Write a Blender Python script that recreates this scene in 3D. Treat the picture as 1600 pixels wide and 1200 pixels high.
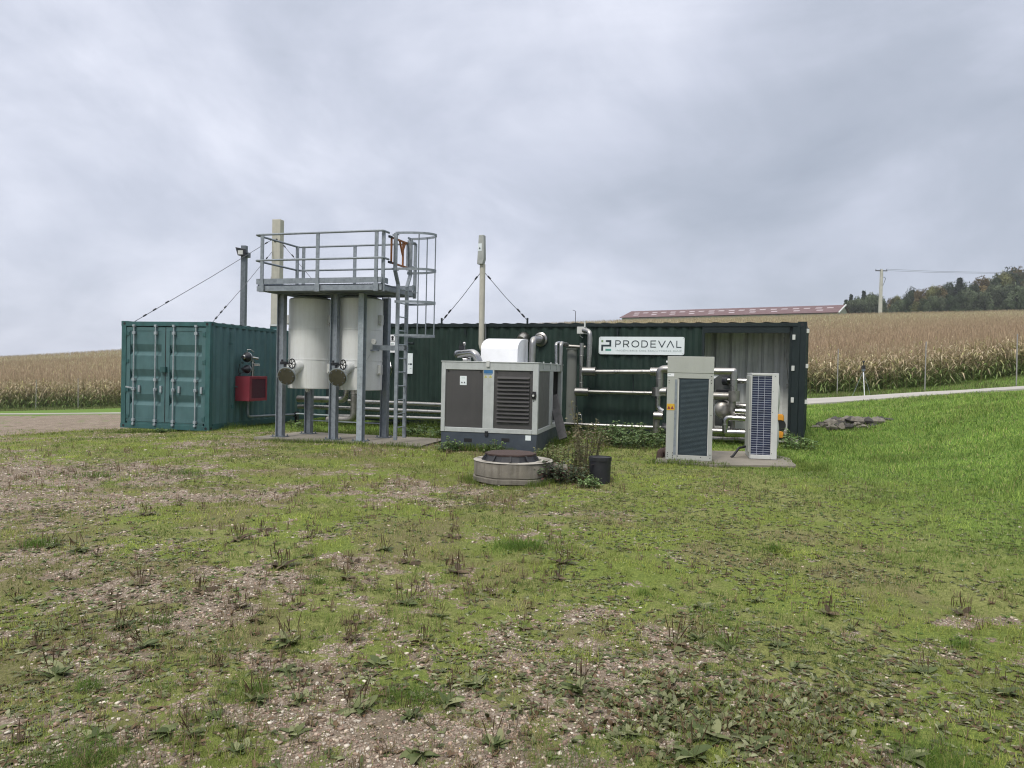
import bpy, math, random
import numpy as np
from mathutils import Vector, Matrix
R = math.radians
random.seed(7)
rng = np.random.default_rng(7)
SC = bpy.context.scene
COL = SC.collection
for o in list(bpy.data.objects): bpy.data.objects.remove(o)

# ------------------------------------------------------------------ camera, sky, sun, exposure
F = 1190.0; PITCH = R(1.0); ROLL = R(1.25); CAMZ = 1.5
CAM = Vector((0, 0, CAMZ))
_fw = Vector((0, math.cos(PITCH), -math.sin(PITCH))); _up = Vector((0, math.sin(PITCH), math.cos(PITCH))); _rt = Vector((1, 0, 0))
_cr = _rt*math.cos(ROLL) + _up*math.sin(ROLL); _cu = -_rt*math.sin(ROLL) + _up*math.cos(ROLL)
cd = bpy.data.cameras.new('camera'); cam = bpy.data.objects.new('camera', cd); COL.objects.link(cam)
cd.sensor_width = 36; cd.lens = 36*F/1600; cd.clip_start = .05; cd.clip_end = 3000
m = Matrix.Identity(4)
for i in range(3):
    m[i][0] = _cr[i]; m[i][1] = _cu[i]; m[i][2] = -_fw[i]; m[i][3] = CAM[i]
cam.matrix_world = m
SC.camera = cam
def ray(px, py):
    return _fw + _cr*((px-800)/F) + _cu*(-(py-600)/F)
def at(px, py, Y):
    d = ray(px, py); return CAM + d*(Y/d.y)
def atz(px, py, z):
    d = ray(px, py); return CAM + d*((z-CAMZ)/d.z)

SC.view_settings.view_transform = 'Standard'; SC.view_settings.look = 'None'
SC.cycles.filter_width = 1.15; SC.view_settings.gamma = 1; SC.view_settings.exposure = 0.55
HAZE = .0003
SUN_EL = R(48); SUN_AZ = R(200)
sd = bpy.data.lights.new('sun', 'SUN'); sd.energy = 1.5; sd.angle = R(12); sd.color = (1, .95, .86)
sun = bpy.data.objects.new('sun', sd); COL.objects.link(sun)
sun.rotation_euler = (R(42), 0, R(-28))

W = bpy.data.worlds.new('World'); SC.world = W; W.use_nodes = True
nt = W.node_tree; nt.nodes.clear()
def N(t, typ, **k):
    n = t.nodes.new(typ)
    for a, b in k.items():
        if a in n.inputs.keys(): n.inputs[a].default_value = b
        else: setattr(n, a, b)
    return n
def ramp(t, src, stops, interp='LINEAR'):
    n = t.nodes.new('ShaderNodeValToRGB'); cr = n.color_ramp; cr.interpolation = interp
    while len(cr.elements) > 1: cr.elements.remove(cr.elements[-1])
    cr.elements[0].position = stops[0][0]; cr.elements[0].color = stops[0][1] if len(stops[0][1]) == 4 else (*stops[0][1], 1)
    for p, c in stops[1:]:
        e = cr.elements.new(p); e.color = c if len(c) == 4 else (*c, 1)
    t.links.new(src, n.inputs[0]); return n
def math_n(t, op, a, b=None, clamp=False):
    n = t.nodes.new('ShaderNodeMath'); n.operation = op; n.use_clamp = clamp
    for i, v in enumerate((a, b)):
        if v is None: continue
        if isinstance(v, (int, float)): n.inputs[i].default_value = v
        else: t.links.new(v, n.inputs[i])
    return n.outputs[0]
def mixc(t, f, a, b, bt='MIX'):
    n = t.nodes.new('ShaderNodeMix'); n.data_type = 'RGBA'; n.blend_type = bt
    for s, v in ((n.inputs[0], f), (n.inputs[6], a), (n.inputs[7], b)):
        if isinstance(v, (int, float)): s.default_value = v
        elif isinstance(v, tuple): s.default_value = v if len(v) == 4 else (*v, 1)
        else: t.links.new(v, s)
    return n.outputs[2]
sky = N(nt, 'ShaderNodeTexSky', sky_type='NISHITA', sun_disc=False, sun_elevation=SUN_EL, sun_rotation=SUN_AZ)
tc = N(nt, 'ShaderNodeTexCoord'); sep = N(nt, 'ShaderNodeSeparateXYZ'); nt.links.new(tc.outputs['Generated'], sep.inputs[0])
zz = math_n(nt, 'MAXIMUM', sep.outputs[2], 0.0); zd = math_n(nt, 'ADD', zz, .55)
cx = math_n(nt, 'DIVIDE', sep.outputs[0], zd); cy = math_n(nt, 'DIVIDE', sep.outputs[1], zd)
cmb = N(nt, 'ShaderNodeCombineXYZ'); nt.links.new(cx, cmb.inputs[0]); nt.links.new(cy, cmb.inputs[1]); nt.links.new(sep.outputs[2], cmb.inputs[2])
def cl(scale, det, rough, dist, off):
    mp = N(nt, 'ShaderNodeMapping'); mp.inputs['Location'].default_value = off; nt.links.new(cmb.outputs[0], mp.inputs[0])
    n = N(nt, 'ShaderNodeTexNoise', Scale=scale, Detail=det, Roughness=rough, Distortion=dist); nt.links.new(mp.outputs[0], n.inputs[0]); return n.outputs[0]
n1 = cl(1.3, 7, .55, .6, (3.1, 1.7, 0)); n2 = cl(3.4, 8, .60, .5, (7.7, -2.2, 1))
cloud = math_n(nt, 'ADD', math_n(nt, 'MULTIPLY', n1, .50), math_n(nt, 'ADD', math_n(nt, 'MULTIPLY', n2, .20), .15))
def lobe(px, py, w, amp):
    d = ray(px, py).normalized()
    vd = N(nt, 'ShaderNodeVectorMath', operation='DISTANCE'); nt.links.new(tc.outputs['Generated'], vd.inputs[0]); vd.inputs[1].default_value = d
    q = math_n(nt, 'POWER', math_n(nt, 'DIVIDE', vd.outputs['Value'], w), 2.0)
    e = math_n(nt, 'POWER', 2.718, math_n(nt, 'MULTIPLY', q, -1.0))
    return math_n(nt, 'MULTIPLY', e, amp)
for l in ((1040, 60, .13, .10), (300, 190, .17, -.055), (760, 20, .40, .065), (80, 60, .30, .022), (1250, 330, .34, -.06), (1130, 250, .10, -.015), (1430, 110, .17, -.025), (150, 330, .10, -.03), (290, 415, .07, .05), (40, 500, .24, .065), (700, 260, .16, .012), (1500, 500, .2, .01)):
    cloud = math_n(nt, 'ADD', cloud, lobe(*l))
cr = ramp(nt, cloud, [(.36, (.290, .326, .395)), (.445, (.368, .402, .478)), (.515, (.465, .496, .585)), (.59, (.600, .625, .715)), (.69, (.80, .815, .88))])
# brightness towards the zenith, as under any overcast sky
zen = math_n(nt, 'MULTIPLY', math_n(nt, 'MAXIMUM', math_n(nt, 'SUBTRACT', sep.outputs[2], .50), 0.0), 4.2)
wv = N(nt, 'ShaderNodeVectorMath', operation='SCALE'); wv.inputs[0].default_value = (.61, .575, .51); nt.links.new(zen, wv.inputs[3])
hs = N(nt, 'ShaderNodeVectorMath', operation='ADD'); nt.links.new(cr.outputs[0], hs.inputs[0]); nt.links.new(wv.outputs[0], hs.inputs[1])
bg1 = N(nt, 'ShaderNodeBackground', Strength=.10); nt.links.new(sky.outputs[0], bg1.inputs[0])
bg2 = N(nt, 'ShaderNodeBackground', Strength=.93); nt.links.new(hs.outputs[0], bg2.inputs[0])
mx = N(nt, 'ShaderNodeMixShader'); mx.inputs[0].default_value = .95
nt.links.new(bg1.outputs[0], mx.inputs[1]); nt.links.new(bg2.outputs[0], mx.inputs[2])
wo = N(nt, 'ShaderNodeOutputWorld'); nt.links.new(mx.outputs[0], wo.inputs[0])

# ------------------------------------------------------------------ materials
def newmat(name):
    mt = bpy.data.materials.new(name); mt.use_nodes = True; t = mt.node_tree; t.nodes.clear()
    o = N(t, 'ShaderNodeOutputMaterial'); b = N(t, 'ShaderNodeBsdfPrincipled'); t.links.new(b.outputs[0], o.inputs[0])
    return mt, t, b
def M(name, col, rough=.6, metal=0., var=.12, scale=6., bump=.0, bscale=60., streak=0., streakcol=(.05, .04, .035), dirt=0., dirtcol=(.10, .09, .06), spec=.5, rustp=0.):
    mt, t, b = newmat(name)
    tcn = N(t, 'ShaderNodeTexCoord'); src = tcn.outputs['Object']
    nz = N(t, 'ShaderNodeTexNoise', Scale=scale, Detail=6., Roughness=.6); t.links.new(src, nz.inputs[0])
    lo = tuple(c*(1-var*1.6) for c in col); hi = tuple(min(1, c*(1+var*1.3)) for c in col)
    c = ramp(t, nz.outputs[0], [(.3, lo), (.5, col), (.72, hi)]).outputs[0]
    if streak > 0:
        mp = N(t, 'ShaderNodeMapping'); mp.inputs['Scale'].default_value = (9, 9, .35); t.links.new(src, mp.inputs[0])
        ns = N(t, 'ShaderNodeTexNoise', Scale=1.6, Detail=5., Roughness=.7); t.links.new(mp.outputs[0], ns.inputs[0])
        fs = math_n(t, 'MULTIPLY', ramp(t, ns.outputs[0], [(.48, (0, 0, 0)), (.72, (1, 1, 1))]).outputs[0], streak)
        c = mixc(t, fs, c, streakcol)
    if dirt > 0:
        nd = N(t, 'ShaderNodeTexNoise', Scale=scale*2.3, Detail=8., Roughness=.75); t.links.new(src, nd.inputs[0])
        fd = math_n(t, 'MULTIPLY', ramp(t, nd.outputs[0], [(.52, (0, 0, 0)), (.7, (1, 1, 1))]).outputs[0], dirt)
        c = mixc(t, fd, c, dirtcol)
    if rustp > 0:
        nr = N(t, 'ShaderNodeTexNoise', Scale=5.5, Detail=9., Roughness=.8); t.links.new(src, nr.inputs[0])
        c = mixc(t, math_n(t, 'MULTIPLY', ramp(t, nr.outputs[0], [(.655, (0, 0, 0)), (.70, (1, 1, 1))]).outputs[0], rustp), c, (.12, .06, .035))
    t.links.new(c, b.inputs['Base Color'])
    rr = ramp(t, nz.outputs[0], [(.3, (rough*.8,)*3), (.7, (min(1, rough*1.2),)*3)]); t.links.new(rr.outputs[0], b.inputs['Roughness'])
    b.inputs['Metallic'].default_value = metal; b.inputs['Specular IOR Level'].default_value = spec
    if bump > 0:
        nb = N(t, 'ShaderNodeTexNoise', Scale=bscale, Detail=5.); t.links.new(src, nb.inputs[0])
        bp = N(t, 'ShaderNodeBump', Strength=bump, Distance=.01); t.links.new(nb.outputs[0], bp.inputs['Height']); t.links.new(bp.outputs[0], b.inputs['Normal'])
    return mt
def Mvc(name, rough=.75, spec=.25, transl=0., var=.0):
    """foliage, stones: the colour of each leaf or stone is its own, kept in the mesh"""
    mt, t, b = newmat(name)
    a = N(t, 'ShaderNodeAttribute', attribute_name='Col'); c = a.outputs['Color']
    t.links.new(c, b.inputs['Base Color']); b.inputs['Roughness'].default_value = rough; b.inputs['Specular IOR Level'].default_value = spec
    if transl > 0:
        tr = N(t, 'ShaderNodeBsdfTranslucent'); t.links.new(c, tr.inputs[0]); mxs = N(t, 'ShaderNodeMixShader'); mxs.inputs[0].default_value = transl
        t.links.new(b.outputs[0], mxs.inputs[1]); t.links.new(tr.outputs[0], mxs.inputs[2])
        t.links.new(mxs.outputs[0], [n for n in t.nodes if n.type == 'OUTPUT_MATERIAL'][0].inputs[0])
    return mt
teal = M('teal_paint', (.068, .140, .150), .45, var=.10, scale=3, streak=.28, streakcol=(.035, .085, .085), dirt=.22, dirtcol=(.085, .14, .135), bump=.15, bscale=9, spec=.35, rustp=.6)
teal_dk = M('teal_paint_frame', (.035, .105, .108), .5, var=.14, scale=4, streak=.3, dirt=.3, dirtcol=(.06, .09, .085), spec=.35, rustp=.8)
green_dk = M('dark_green_paint', (.018, .035, .029), .55, var=.16, scale=2.5, streak=.35, streakcol=(.032, .048, .040), dirt=.2, dirtcol=(.035, .045, .038), bump=.15, bscale=9, spec=.2, rustp=.5)
green_fr = M('dark_green_frame', (.010, .018, .020), .5, var=.12, scale=4, dirt=.2, dirtcol=(.03, .035, .03), spec=.3, rustp=.5)
galv = M('galvanised_steel', (.235, .265, .30), .5, .35, var=.16, scale=14, streak=.25, streakcol=(.15, .17, .19), dirt=.25, dirtcol=(.33, .36, .38))
galv_lt = M('pale_galvanised_steel', (.33, .375, .41), .5, .3, var=.16, scale=16, streak=.3, streakcol=(.24, .27, .30), dirt=.2, dirtcol=(.45, .48, .5))
galv_dk = M('dull_galvanised_steel', (.13, .15, .175), .55, .3, var=.16, scale=14)
clad = M('aluminium_cladding', (.33, .325, .315), .30, .95, var=.08, scale=3, dirt=.25, dirtcol=(.26, .24, .22), bump=.25, bscale=9)
inox = M('stainless_pipe', (.38, .38, .38), .24, 1., var=.06, scale=4, dirt=.1, dirtcol=(.3, .28, .26))
M_tri = M('pale_yellow_mark', (.42, .40, .12), .5); M_lab = M('orange_yellow_label', (.60, .36, .03), .5, dirt=.2, dirtcol=(.45, .3, .08)); M_panel = M('grey_panel', (.33, .345, .335), .5)
dullpipe = M('lagged_pipe', (.26, .25, .235), .42, .8, var=.15, scale=9, dirt=.3, dirtcol=(.13, .11, .1))
darksteel = M('dark_cast_iron', (.022, .024, .030), .4, .3, var=.2, scale=20)
tankw = M('tank_white_cladding', (.66, .675, .675), .5, var=.04, scale=2, streak=.35, streakcol=(.47, .46, .43), dirt=.2, dirtcol=(.50, .48, .42))
cream = M('cream_concrete', (.44, .425, .37), .8, var=.08, scale=6, streak=.35, streakcol=(.30, .29, .25), bump=.2)
white = M('white_enamel', (.78, .79, .83), .35, var=.03, scale=4, dirt=.06, dirtcol=(.6, .6, .6))
offwhite = M('grey_white_enamel', (.52, .53, .52), .4, var=.04, scale=5, streak=.15, streakcol=(.42, .42, .40))
beige = M('beige_grey_sheet', (.37, .385, .36), .45, var=.03, scale=3, streak=.25, streakcol=(.30, .31, .28), dirt=.12, dirtcol=(.26, .25, .21))
frame_gr = M('light_frame_alu', (.46, .485, .49), .45, .2, var=.06, scale=6, streak=.4, streakcol=(.34, .35, .34), dirt=.25, dirtcol=(.33, .32, .30))
panel_dk = M('anthracite_panel', (.052, .050, .052), .55, var=.10, scale=2, streak=.25, streakcol=(.085, .082, .078), dirt=.2, dirtcol=(.09, .088, .085))
panel_gr = M('dusty_anthracite_panel', (.10, .102, .10), .55, var=.10, scale=5, streak=.35, streakcol=(.16, .16, .15))
base_bl = M('blue_grey_base', (.045, .058, .078), .5, var=.1, scale=4, dirt=.25, dirtcol=(.10, .11, .10))
black = M('black_plastic', (.012, .012, .014), .45, var=.2, scale=12)
blackw = M('weathered_black_plastic', (.011, .012, .016), .6, var=.2, scale=9, dirt=.3, dirtcol=(.05, .05, .045))
red = M('red_box_paint', (.20, .026, .042), .45, var=.08, scale=4, dirt=.2, dirtcol=(.2, .05, .05))
red_dk = M('dark_red_mesh', (.075, .018, .035), .6, var=.2, scale=20)
orange = M('orange_paint', (.24, .085, .018), .5, var=.15, scale=15, dirt=.4, dirtcol=(.20, .06, .02))
rust = M('rusty_iron', (.055, .034, .029), .85, .1, var=.25, scale=14, dirt=.5, dirtcol=(.06, .035, .03), bump=.6, bscale=120)
yellow = M('yellow_paint', (.62, .27, .02), .5, var=.08, scale=9, dirt=.2, dirtcol=(.35, .2, .05))
conc = M('weathered_concrete', (.170, .155, .130), .9, var=.2, scale=5, streak=.8, streakcol=(.085, .072, .058), dirt=.3, dirtcol=(.33, .31, .27), bump=.5, bscale=90)
conc_lt = M('pale_concrete', (.33, .31, .275), .9, var=.14, scale=6, dirt=.4, dirtcol=(.2, .19, .15), bump=.5, bscale=90)
slabm = M('slab_concrete', (.205, .185, .155), .9, var=.18, scale=2.5, dirt=.7, dirtcol=(.12, .12, .075), bump=.4, bscale=60)
pathm = M('pale_path_concrete', (.37, .35, .325), .9, var=.08, scale=.8, dirt=.2, dirtcol=(.36, .34, .3))
coil_dk = M('dark_coil_fins', (.030, .045, .058), .45, .3, var=.18, scale=5, dirt=.25, dirtcol=(.05, .075, .08))
coil_bl = M('blue_coil_fins', (.020, .030, .075), .4, .3, var=.25, scale=9)
coil_line = M('coil_edge', (.075, .105, .12), .4, .3)
guardm = M('pale_grid_wire', (.45, .48, .58), .5, .1)
innerw = M('grey_white_inner_steel', (.62, .64, .62), .6, var=.08, scale=3, streak=.75, streakcol=(.24, .25, .24), dirt=.2, dirtcol=(.2, .2, .18))
innerd = M('dark_inner_steel', (.05, .055, .055), .6, var=.2, scale=5)
signw = M('white_sign', (.70, .76, .79), .4, var=.03, scale=4, dirt=.06, dirtcol=(.6, .64, .62))
ink = M('dark_lettering', (.015, .03, .04), .5)
ink_gr = M('grey_lettering', (.38, .45, .46), .5)
green_s = M('sea_green_mark', (.10, .30, .25), .5)
green_o = M('olive_mark', (.16, .25, .12), .5)
blue_s = M('blue_mark', (.03, .13, .30), .5)
wirem = M('steel_wire_rope', (.10, .105, .12), .5, .4)
woodm = M('grey_boards', (.27, .265, .25), .85, var=.2, scale=12)
plankm = M('dark_plank', (.085, .083, .085), .7, var=.25, scale=7, streak=.3, streakcol=(.11, .105, .1))
roofred = M('red_roof_sheet', (.115, .060, .062), .7, var=.05, scale=.6)
rooflt = M('translucent_roof_light', (.38, .33, .35), .6)
barnw = M('barn_cladding', (.33, .31, .28), .8)
polem = M('pale_pole_concrete', (.46, .44, .41), .85, var=.1, scale=1.5)
poledk = M('dark_pole_cable', (.09, .095, .11), .8)
postm = M('fence_post_steel', (.30, .29, .29), .6, .2)
stainm = M('dusty_grey_duct', (.13, .14, .13), .6, var=.1, scale=3, streak=.5, streakcol=(.12, .125, .115))
soil = M('field_soil', (.10, .075, .05), .95, var=.2, scale=.5)
rockm = M('dark_stones', (.050, .047, .045), .9, var=.35, scale=4, dirt=.3, dirtcol=(.20, .19, .17), bump=.8, bscale=20)
bark = M('bark', (.09, .07, .055), .9, var=.2, scale=6)
leafm = Mvc('leaves', .6, .3, .25); treem = Mvc('tree_foliage', .8, .15, .15); cornm = Mvc('maize_leaves', .7, .2, .3); grassm = Mvc('grass_blades', .7, .2, .3); stonem = Mvc('gravel_stones', .85, .3)

# ------------------------------------------------------------------ mesh helpers
class MB:
    def __init__(s): s.v = []; s.f = []; s.mi = []; s.cur = 0
    def mat(s, i): s.cur = i; return s
    def add(s, vs, fs):
        b = len(s.v); s.v += [tuple(v) for v in vs]; s.f += [tuple(b+i for i in f) for f in fs]; s.mi += [s.cur]*len(fs); return s
    def box(s, x0, x1, y0, y1, z0, z1):
        return s.add([(x0, y0, z0), (x1, y0, z0), (x1, y1, z0), (x0, y1, z0), (x0, y0, z1), (x1, y0, z1), (x1, y1, z1), (x0, y1, z1)],
                     [(0, 3, 2, 1), (4, 5, 6, 7), (0, 1, 5, 4), (1, 2, 6, 5), (2, 3, 7, 6), (3, 0, 4, 7)])
    def beam(s, p, q, w, h, up=(0, 0, 1)):
        p = Vector(p); q = Vector(q); d = (q-p).normalized(); u = Vector(up)
        if abs(d.dot(u)) > .98: u = Vector((0, 1, 0))
        a = d.cross(u).normalized(); b = a.cross(d).normalized(); vs = []
        for e in (p, q):
            for i, j in ((-1, -1), (1, -1), (1, 1), (-1, 1)): vs.append(e+a*i*w/2+b*j*h/2)
        return s.add(vs, [(0, 1, 2, 3), (7, 6, 5, 4), (0, 4, 5, 1), (1, 5, 6, 2), (2, 6, 7, 3), (3, 7, 4, 0)])
    def cyl(s, p, q, r, n=16, r2=None): return s.tube([p, q], r, n, fil=0, r2=r2)
    def tube(s, pts, r, n=12, fil=None, r2=None, closed=False, seg=5):
        P = [Vector(p) for p in pts]
        if fil is None: fil = r*1.5
        if fil > 0 and len(P) > 2 and not closed:
            Q = [P[0]]
            for i in range(1, len(P)-1):
                a = P[i-1]-P[i]; b = P[i+1]-P[i]; ang = a.angle(b)
                if ang > 3.0: Q.append(P[i]); continue
                d = min(fil/max(.2, math.tan(ang/2)), a.length*.48, b.length*.48)
                A = P[i]+a.normalized()*d; B = P[i]+b.normalized()*d
                for k in range(seg+1):
                    u = k/seg; Q.append(A*(1-u)**2 + P[i]*2*u*(1-u) + B*u*u)
            Q.append(P[-1]); P = Q
        k = len(P); vs = []; nrm = None
        for i in range(k):
            if closed: t = (P[(i+1) % k]-P[i-1])
            elif i == 0: t = P[1]-P[0]
            elif i == k-1: t = P[-1]-P[-2]
            else: t = (P[i+1]-P[i]).normalized()+(P[i]-P[i-1]).normalized()
            t = t.normalized()
            if nrm is None:
                nrm = t.orthogonal().normalized()
            nrm = (nrm - t*nrm.dot(t)).normalized(); bn = t.cross(nrm)
            rr = r if r2 is None else r+(r2-r)*i/(k-1)
            for j in range(n):
                a = 2*math.pi*j/n; vs.append(P[i]+nrm*math.cos(a)*rr+bn*math.sin(a)*rr)
        fs = []
        for i in range(k if closed else k-1):
            i2 = (i+1) % k
            for j in range(n): fs.append((i*n+j, i*n+(j+1) % n, i2*n+(j+1) % n, i2*n+j))
        if not closed: fs.append(tuple(range(n-1, -1, -1))); fs.append(tuple((k-1)*n+j for j in range(n)))
        return s.add(vs, fs)
    def lathe(s, prof, c=(0, 0, 0), n=32, axis=None, closed=False):
        c = Vector(c); ax = Vector(axis).normalized() if axis else Vector((0, 0, 1))
        a = ax.orthogonal().normalized() if axis else Vector((1, 0, 0)); b = ax.cross(a); vs = []; fs = []
        for r, z in prof:
            for j in range(n):
                t = 2*math.pi*j/n; vs.append(c+ax*z+(a*math.cos(t)+b*math.sin(t))*r)
        k = len(prof)
        for i in range(k if closed else k-1):
            i2 = (i+1) % k
            for j in range(n): fs.append((i*n+j, i*n+(j+1) % n, i2*n+(j+1) % n, i2*n+j))
        if not closed:
            if prof[0][0] > 1e-4: fs.append(tuple(range(n-1, -1, -1)))
            if prof[-1][0] > 1e-4: fs.append(tuple((k-1)*n+j for j in range(n)))
        return s.add(vs, fs)
    def prism(s, poly, d, o=(0, 0, 0), ux=(1, 0, 0), uy=(0, 0, 1)):
        """poly in (ux,uy), extruded by vector d"""
        o = Vector(o); ux = Vector(ux); uy = Vector(uy); d = Vector(d); n = len(poly)
        vs = [o+ux*a+uy*b for a, b in poly]; vs += [v+d for v in vs]
        return s.add(vs, [tuple(range(n)), tuple(range(2*n-1, n-1, -1))]+[(i, (i+1) % n, n+(i+1) % n, n+i) for i in range(n)])
    def sphere(s, c, r, n=12, sz=1.):
        prof = [(r*math.sin(math.pi*i/(n//2)), -r*sz*math.cos(math.pi*i/(n//2))) for i in range(n//2+1)]
        prof[0] = (r*.02, prof[0][1]); prof[-1] = (r*.02, prof[-1][1])
        return s.lathe(prof, c, n)
    def build(s, name, mats, parent=None, loc=None, bevel=0., smooth=True, label=None, angle=40):
        me = bpy.data.meshes.new(name); vs = s.v
        if loc is not None: L = Vector(loc); vs = [tuple(Vector(v)-L) for v in vs]
        me.from_pydata(vs, [], s.f); me.update()
        import bmesh
        bm = bmesh.new(); bm.from_mesh(me); bmesh.ops.recalc_face_normals(bm, faces=bm.faces); bm.to_mesh(me); bm.free()
        if not isinstance(mats, (list, tuple)): mats = [mats]
        for mm in mats: me.materials.append(mm)
        if len(mats) > 1: me.polygons.foreach_set('material_index', s.mi)
        if smooth:
            me.polygons.foreach_set('use_smooth', [True]*len(me.polygons)); me.set_sharp_from_angle(angle=R(angle))
        o = bpy.data.objects.new(name, me); COL.objects.link(o)
        if parent: o.parent = parent
        if loc is not None: o.location = loc
        if bevel > 0:
            b = o.modifiers.new('bevel', 'BEVEL'); b.width = bevel; b.segments = 2; b.limit_method = 'ANGLE'; b.angle_limit = R(50)
        if label: o['label'] = label
        return o
def tag(o, label, cat, group=None):
    o['label'] = label; o['category'] = cat
    if group: o['group'] = group
    return o
def struct(o, kind='structure'): o['kind'] = kind; return o
class Fr:
    """a thing: an Empty at its base with its own axes (x right along its front, y away, z up)"""
    def __init__(s, name, label, cat, loc, yaw=0., group=None):
        s.o = bpy.data.objects.new(name, None); COL.objects.link(s.o); s.loc = Vector(loc); s.a = R(yaw)
        s.o.location = s.loc; s.o.rotation_euler = (0, 0, -s.a); s.o.empty_display_size = .2
        s.e1 = Vector((math.cos(s.a), -math.sin(s.a), 0)); s.e2 = Vector((math.sin(s.a), math.cos(s.a), 0))
        if label: tag(s.o, label, cat, group)
    def loc_of(s, w): d = Vector(w)-s.loc; return Vector((d.dot(s.e1), d.dot(s.e2), d.z))
    def w(s, x, y, z): return s.loc+s.e1*x+s.e2*y+Vector((0, 0, z))
    def t(s, px, py, t=0.):
        d = ray(px, py); k = (t-(CAM-s.loc).dot(s.e2))/d.dot(s.e2); return s.loc_of(CAM+d*k)
    def s_(s, px, py, x=0.):
        d = ray(px, py); k = (x-(CAM-s.loc).dot(s.e1))/d.dot(s.e1); return s.loc_of(CAM+d*k)
def npmesh(name, V, faces_idx, nper, cols, mat, parent=None):
    """V (n,3), faces as flat indices with nper corners each, cols (n,3)"""
    me = bpy.data.meshes.new(name); nf = len(faces_idx)//nper
    me.vertices.add(len(V)); me.vertices.foreach_set('co', np.asarray(V, np.float32).ravel())
    me.loops.add(len(faces_idx)); me.loops.foreach_set('vertex_index', np.asarray(faces_idx, np.int32))
    me.polygons.add(nf); me.polygons.foreach_set('loop_start', np.arange(nf, dtype=np.int32)*nper)
    me.update(calc_edges=True)
    if cols is not None:
        ca = me.color_attributes.new('Col', 'FLOAT_COLOR', 'POINT'); c4 = np.ones((len(V), 4), np.float32); c4[:, :3] = cols
        ca.data.foreach_set('color', c4.ravel())
    me.materials.append(mat)
    o = bpy.data.objects.new(name, me); COL.objects.link(o)
    if parent: o.parent = parent
    return o
def strips(base, d, side, L, Wd, bend, cols, seg=1, taper=.0, mid=.55, up=None):
    """leaf strips: base (n,3), unit dir d, unit side, lengths, widths, bend vector added ~u^2. returns V, F(quads), C"""
    n = len(base); V = []; rows = seg+2 if seg > 0 else 2
    us = np.linspace(0, 1, seg+2)
    for u in us:
        c = base + d*(L*u)[:, None] + bend*(u*u)
        if seg == 1: w = Wd*(1.0 if u == 0 else (1.0 if u < 1 else taper))*.5 if False else Wd*.5*(.55 if u == 0 else (1. if u < 1 else taper))
        else: w = Wd*.5*((math.sin(math.pi*min(1, (u*.86+.14)))**.7) if u < 1 else taper)
        V += [c-side*w[:, None], c+side*w[:, None]]
    V = np.stack(V, 1).reshape(-1, 3); k = 2*len(us); b = (np.arange(n)*k)[:, None]
    F_ = np.concatenate([b+np.array([[2*i, 2*i+1, 2*i+3, 2*i+2]]) for i in range(len(us)-1)], 1).reshape(-1)
    return V, F_, np.repeat(cols, k, 0)
def unit(a): return a/np.maximum(1e-9, np.linalg.norm(a, axis=1))[:, None]
# value noise
def vnoise(x, y, seed):
    r_ = np.random.default_rng(seed).random((256, 256)); xi = np.floor(x).astype(int); yi = np.floor(y).astype(int)
    fx = x-xi; fy = y-yi; fx = fx*fx*(3-2*fx); fy = fy*fy*(3-2*fy); a = xi & 255; b = yi & 255; a1 = (a+1) & 255; b1 = (b+1) & 255
    return (r_[a, b]*(1-fx)+r_[a1, b]*fx)*(1-fy)+(r_[a, b1]*(1-fx)+r_[a1, b1]*fx)*fy
def fbm(x, y, f, seed, o=4, g=.5):
    s = 0; w = 1; tot = 0
    for i in range(o):
        s = s+w*vnoise(x*f+17.3*i, y*f-9.1*i, seed+i); tot += w; w *= g; f *= 2.03
    return s/tot
def sst(a, b, x): t = np.clip((x-a)/(b-a), 0, 1); return t*t*(3-2*t)
# ------------------------------------------------------------------ terrain
CP = [(0, 0, -.03), (-5, 3, -.06), (5, 3, 0), (0, 8, 0), (-7, 8, -.05), (4.4, 7, .02), (8, 8, .42), (0, 14, 0), (-5, 15, 0), (-2.5, 15.5, 0), (-10, 17, -.2), (-14, 17, -.38),
      (3, 12.5, .03), (5.5, 12.6, .06), (6, 16.2, .08), (5, 20, .12), (0, 18, 0), (0, 22, 0), (-8, 18, -.12), (-6, 24, -.2), (-10, 26, -.55), (-14, 26, -.8), (0, -20, -.2), (-30, -20, -.3), (30, -20, 1.6), (14, 8, 1.3), (20, 20, 1.6), (-14, 4, -.15), (-22, 20, -.75)]
for px, py, Y in ((1400, 690, 15.5), (1560, 650, 15), (1600, 620, 20), (1300, 655, 20), (1450, 640, 20), (1258, 640, 25), (1445, 624, 24.5), (1600, 611, 24.5), (1258, 633, 28), (1258, 624, 34), (1445, 613.5, 32), (1600, 605, 27.5), (1308, 617, 36), (1445, 611, 33.5), (1588, 604, 31.5), (90, 647, 42), (-300, 648, 42), (56, 641, 54), (122, 639, 54), (0, 640, 57), (180, 637, 57), (40, 663, 28), (40, 680, 19.5)):
    p = at(px, py, Y); CP.append((p.x, p.y, p.z))
CP += [(0, 38, -.2), (-8, 42, -.7), (3, 50, .9), (22, 33, 1.6)]
for px, py, Y in ((0, 557, 200), (188, 546, 200), (-500, 572, 200), (500, 524, 200), (850, 502, 200), (975, 497, 200), (1320, 487, 200), (1600, 481, 200), (2000, 478, 200)):
    p = at(px, py, Y); CP.append((p.x, p.y, p.z-2.3))
    p3 = at(px, py+(11 if px < 700 else 14), 125); CP.append((p3.x, p3.y, p3.z-2.0 if px < 700 else p3.z-1.7))
    CP.append((p.x*1.55, 310, p.z-4+(3 if px > 1300 else 0))); CP.append((p.x*3, 640, p.z-16))
CPa = np.array(CP); _c = 2.0
def _phi(r): return np.sqrt(r*r+_c*_c)
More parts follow.
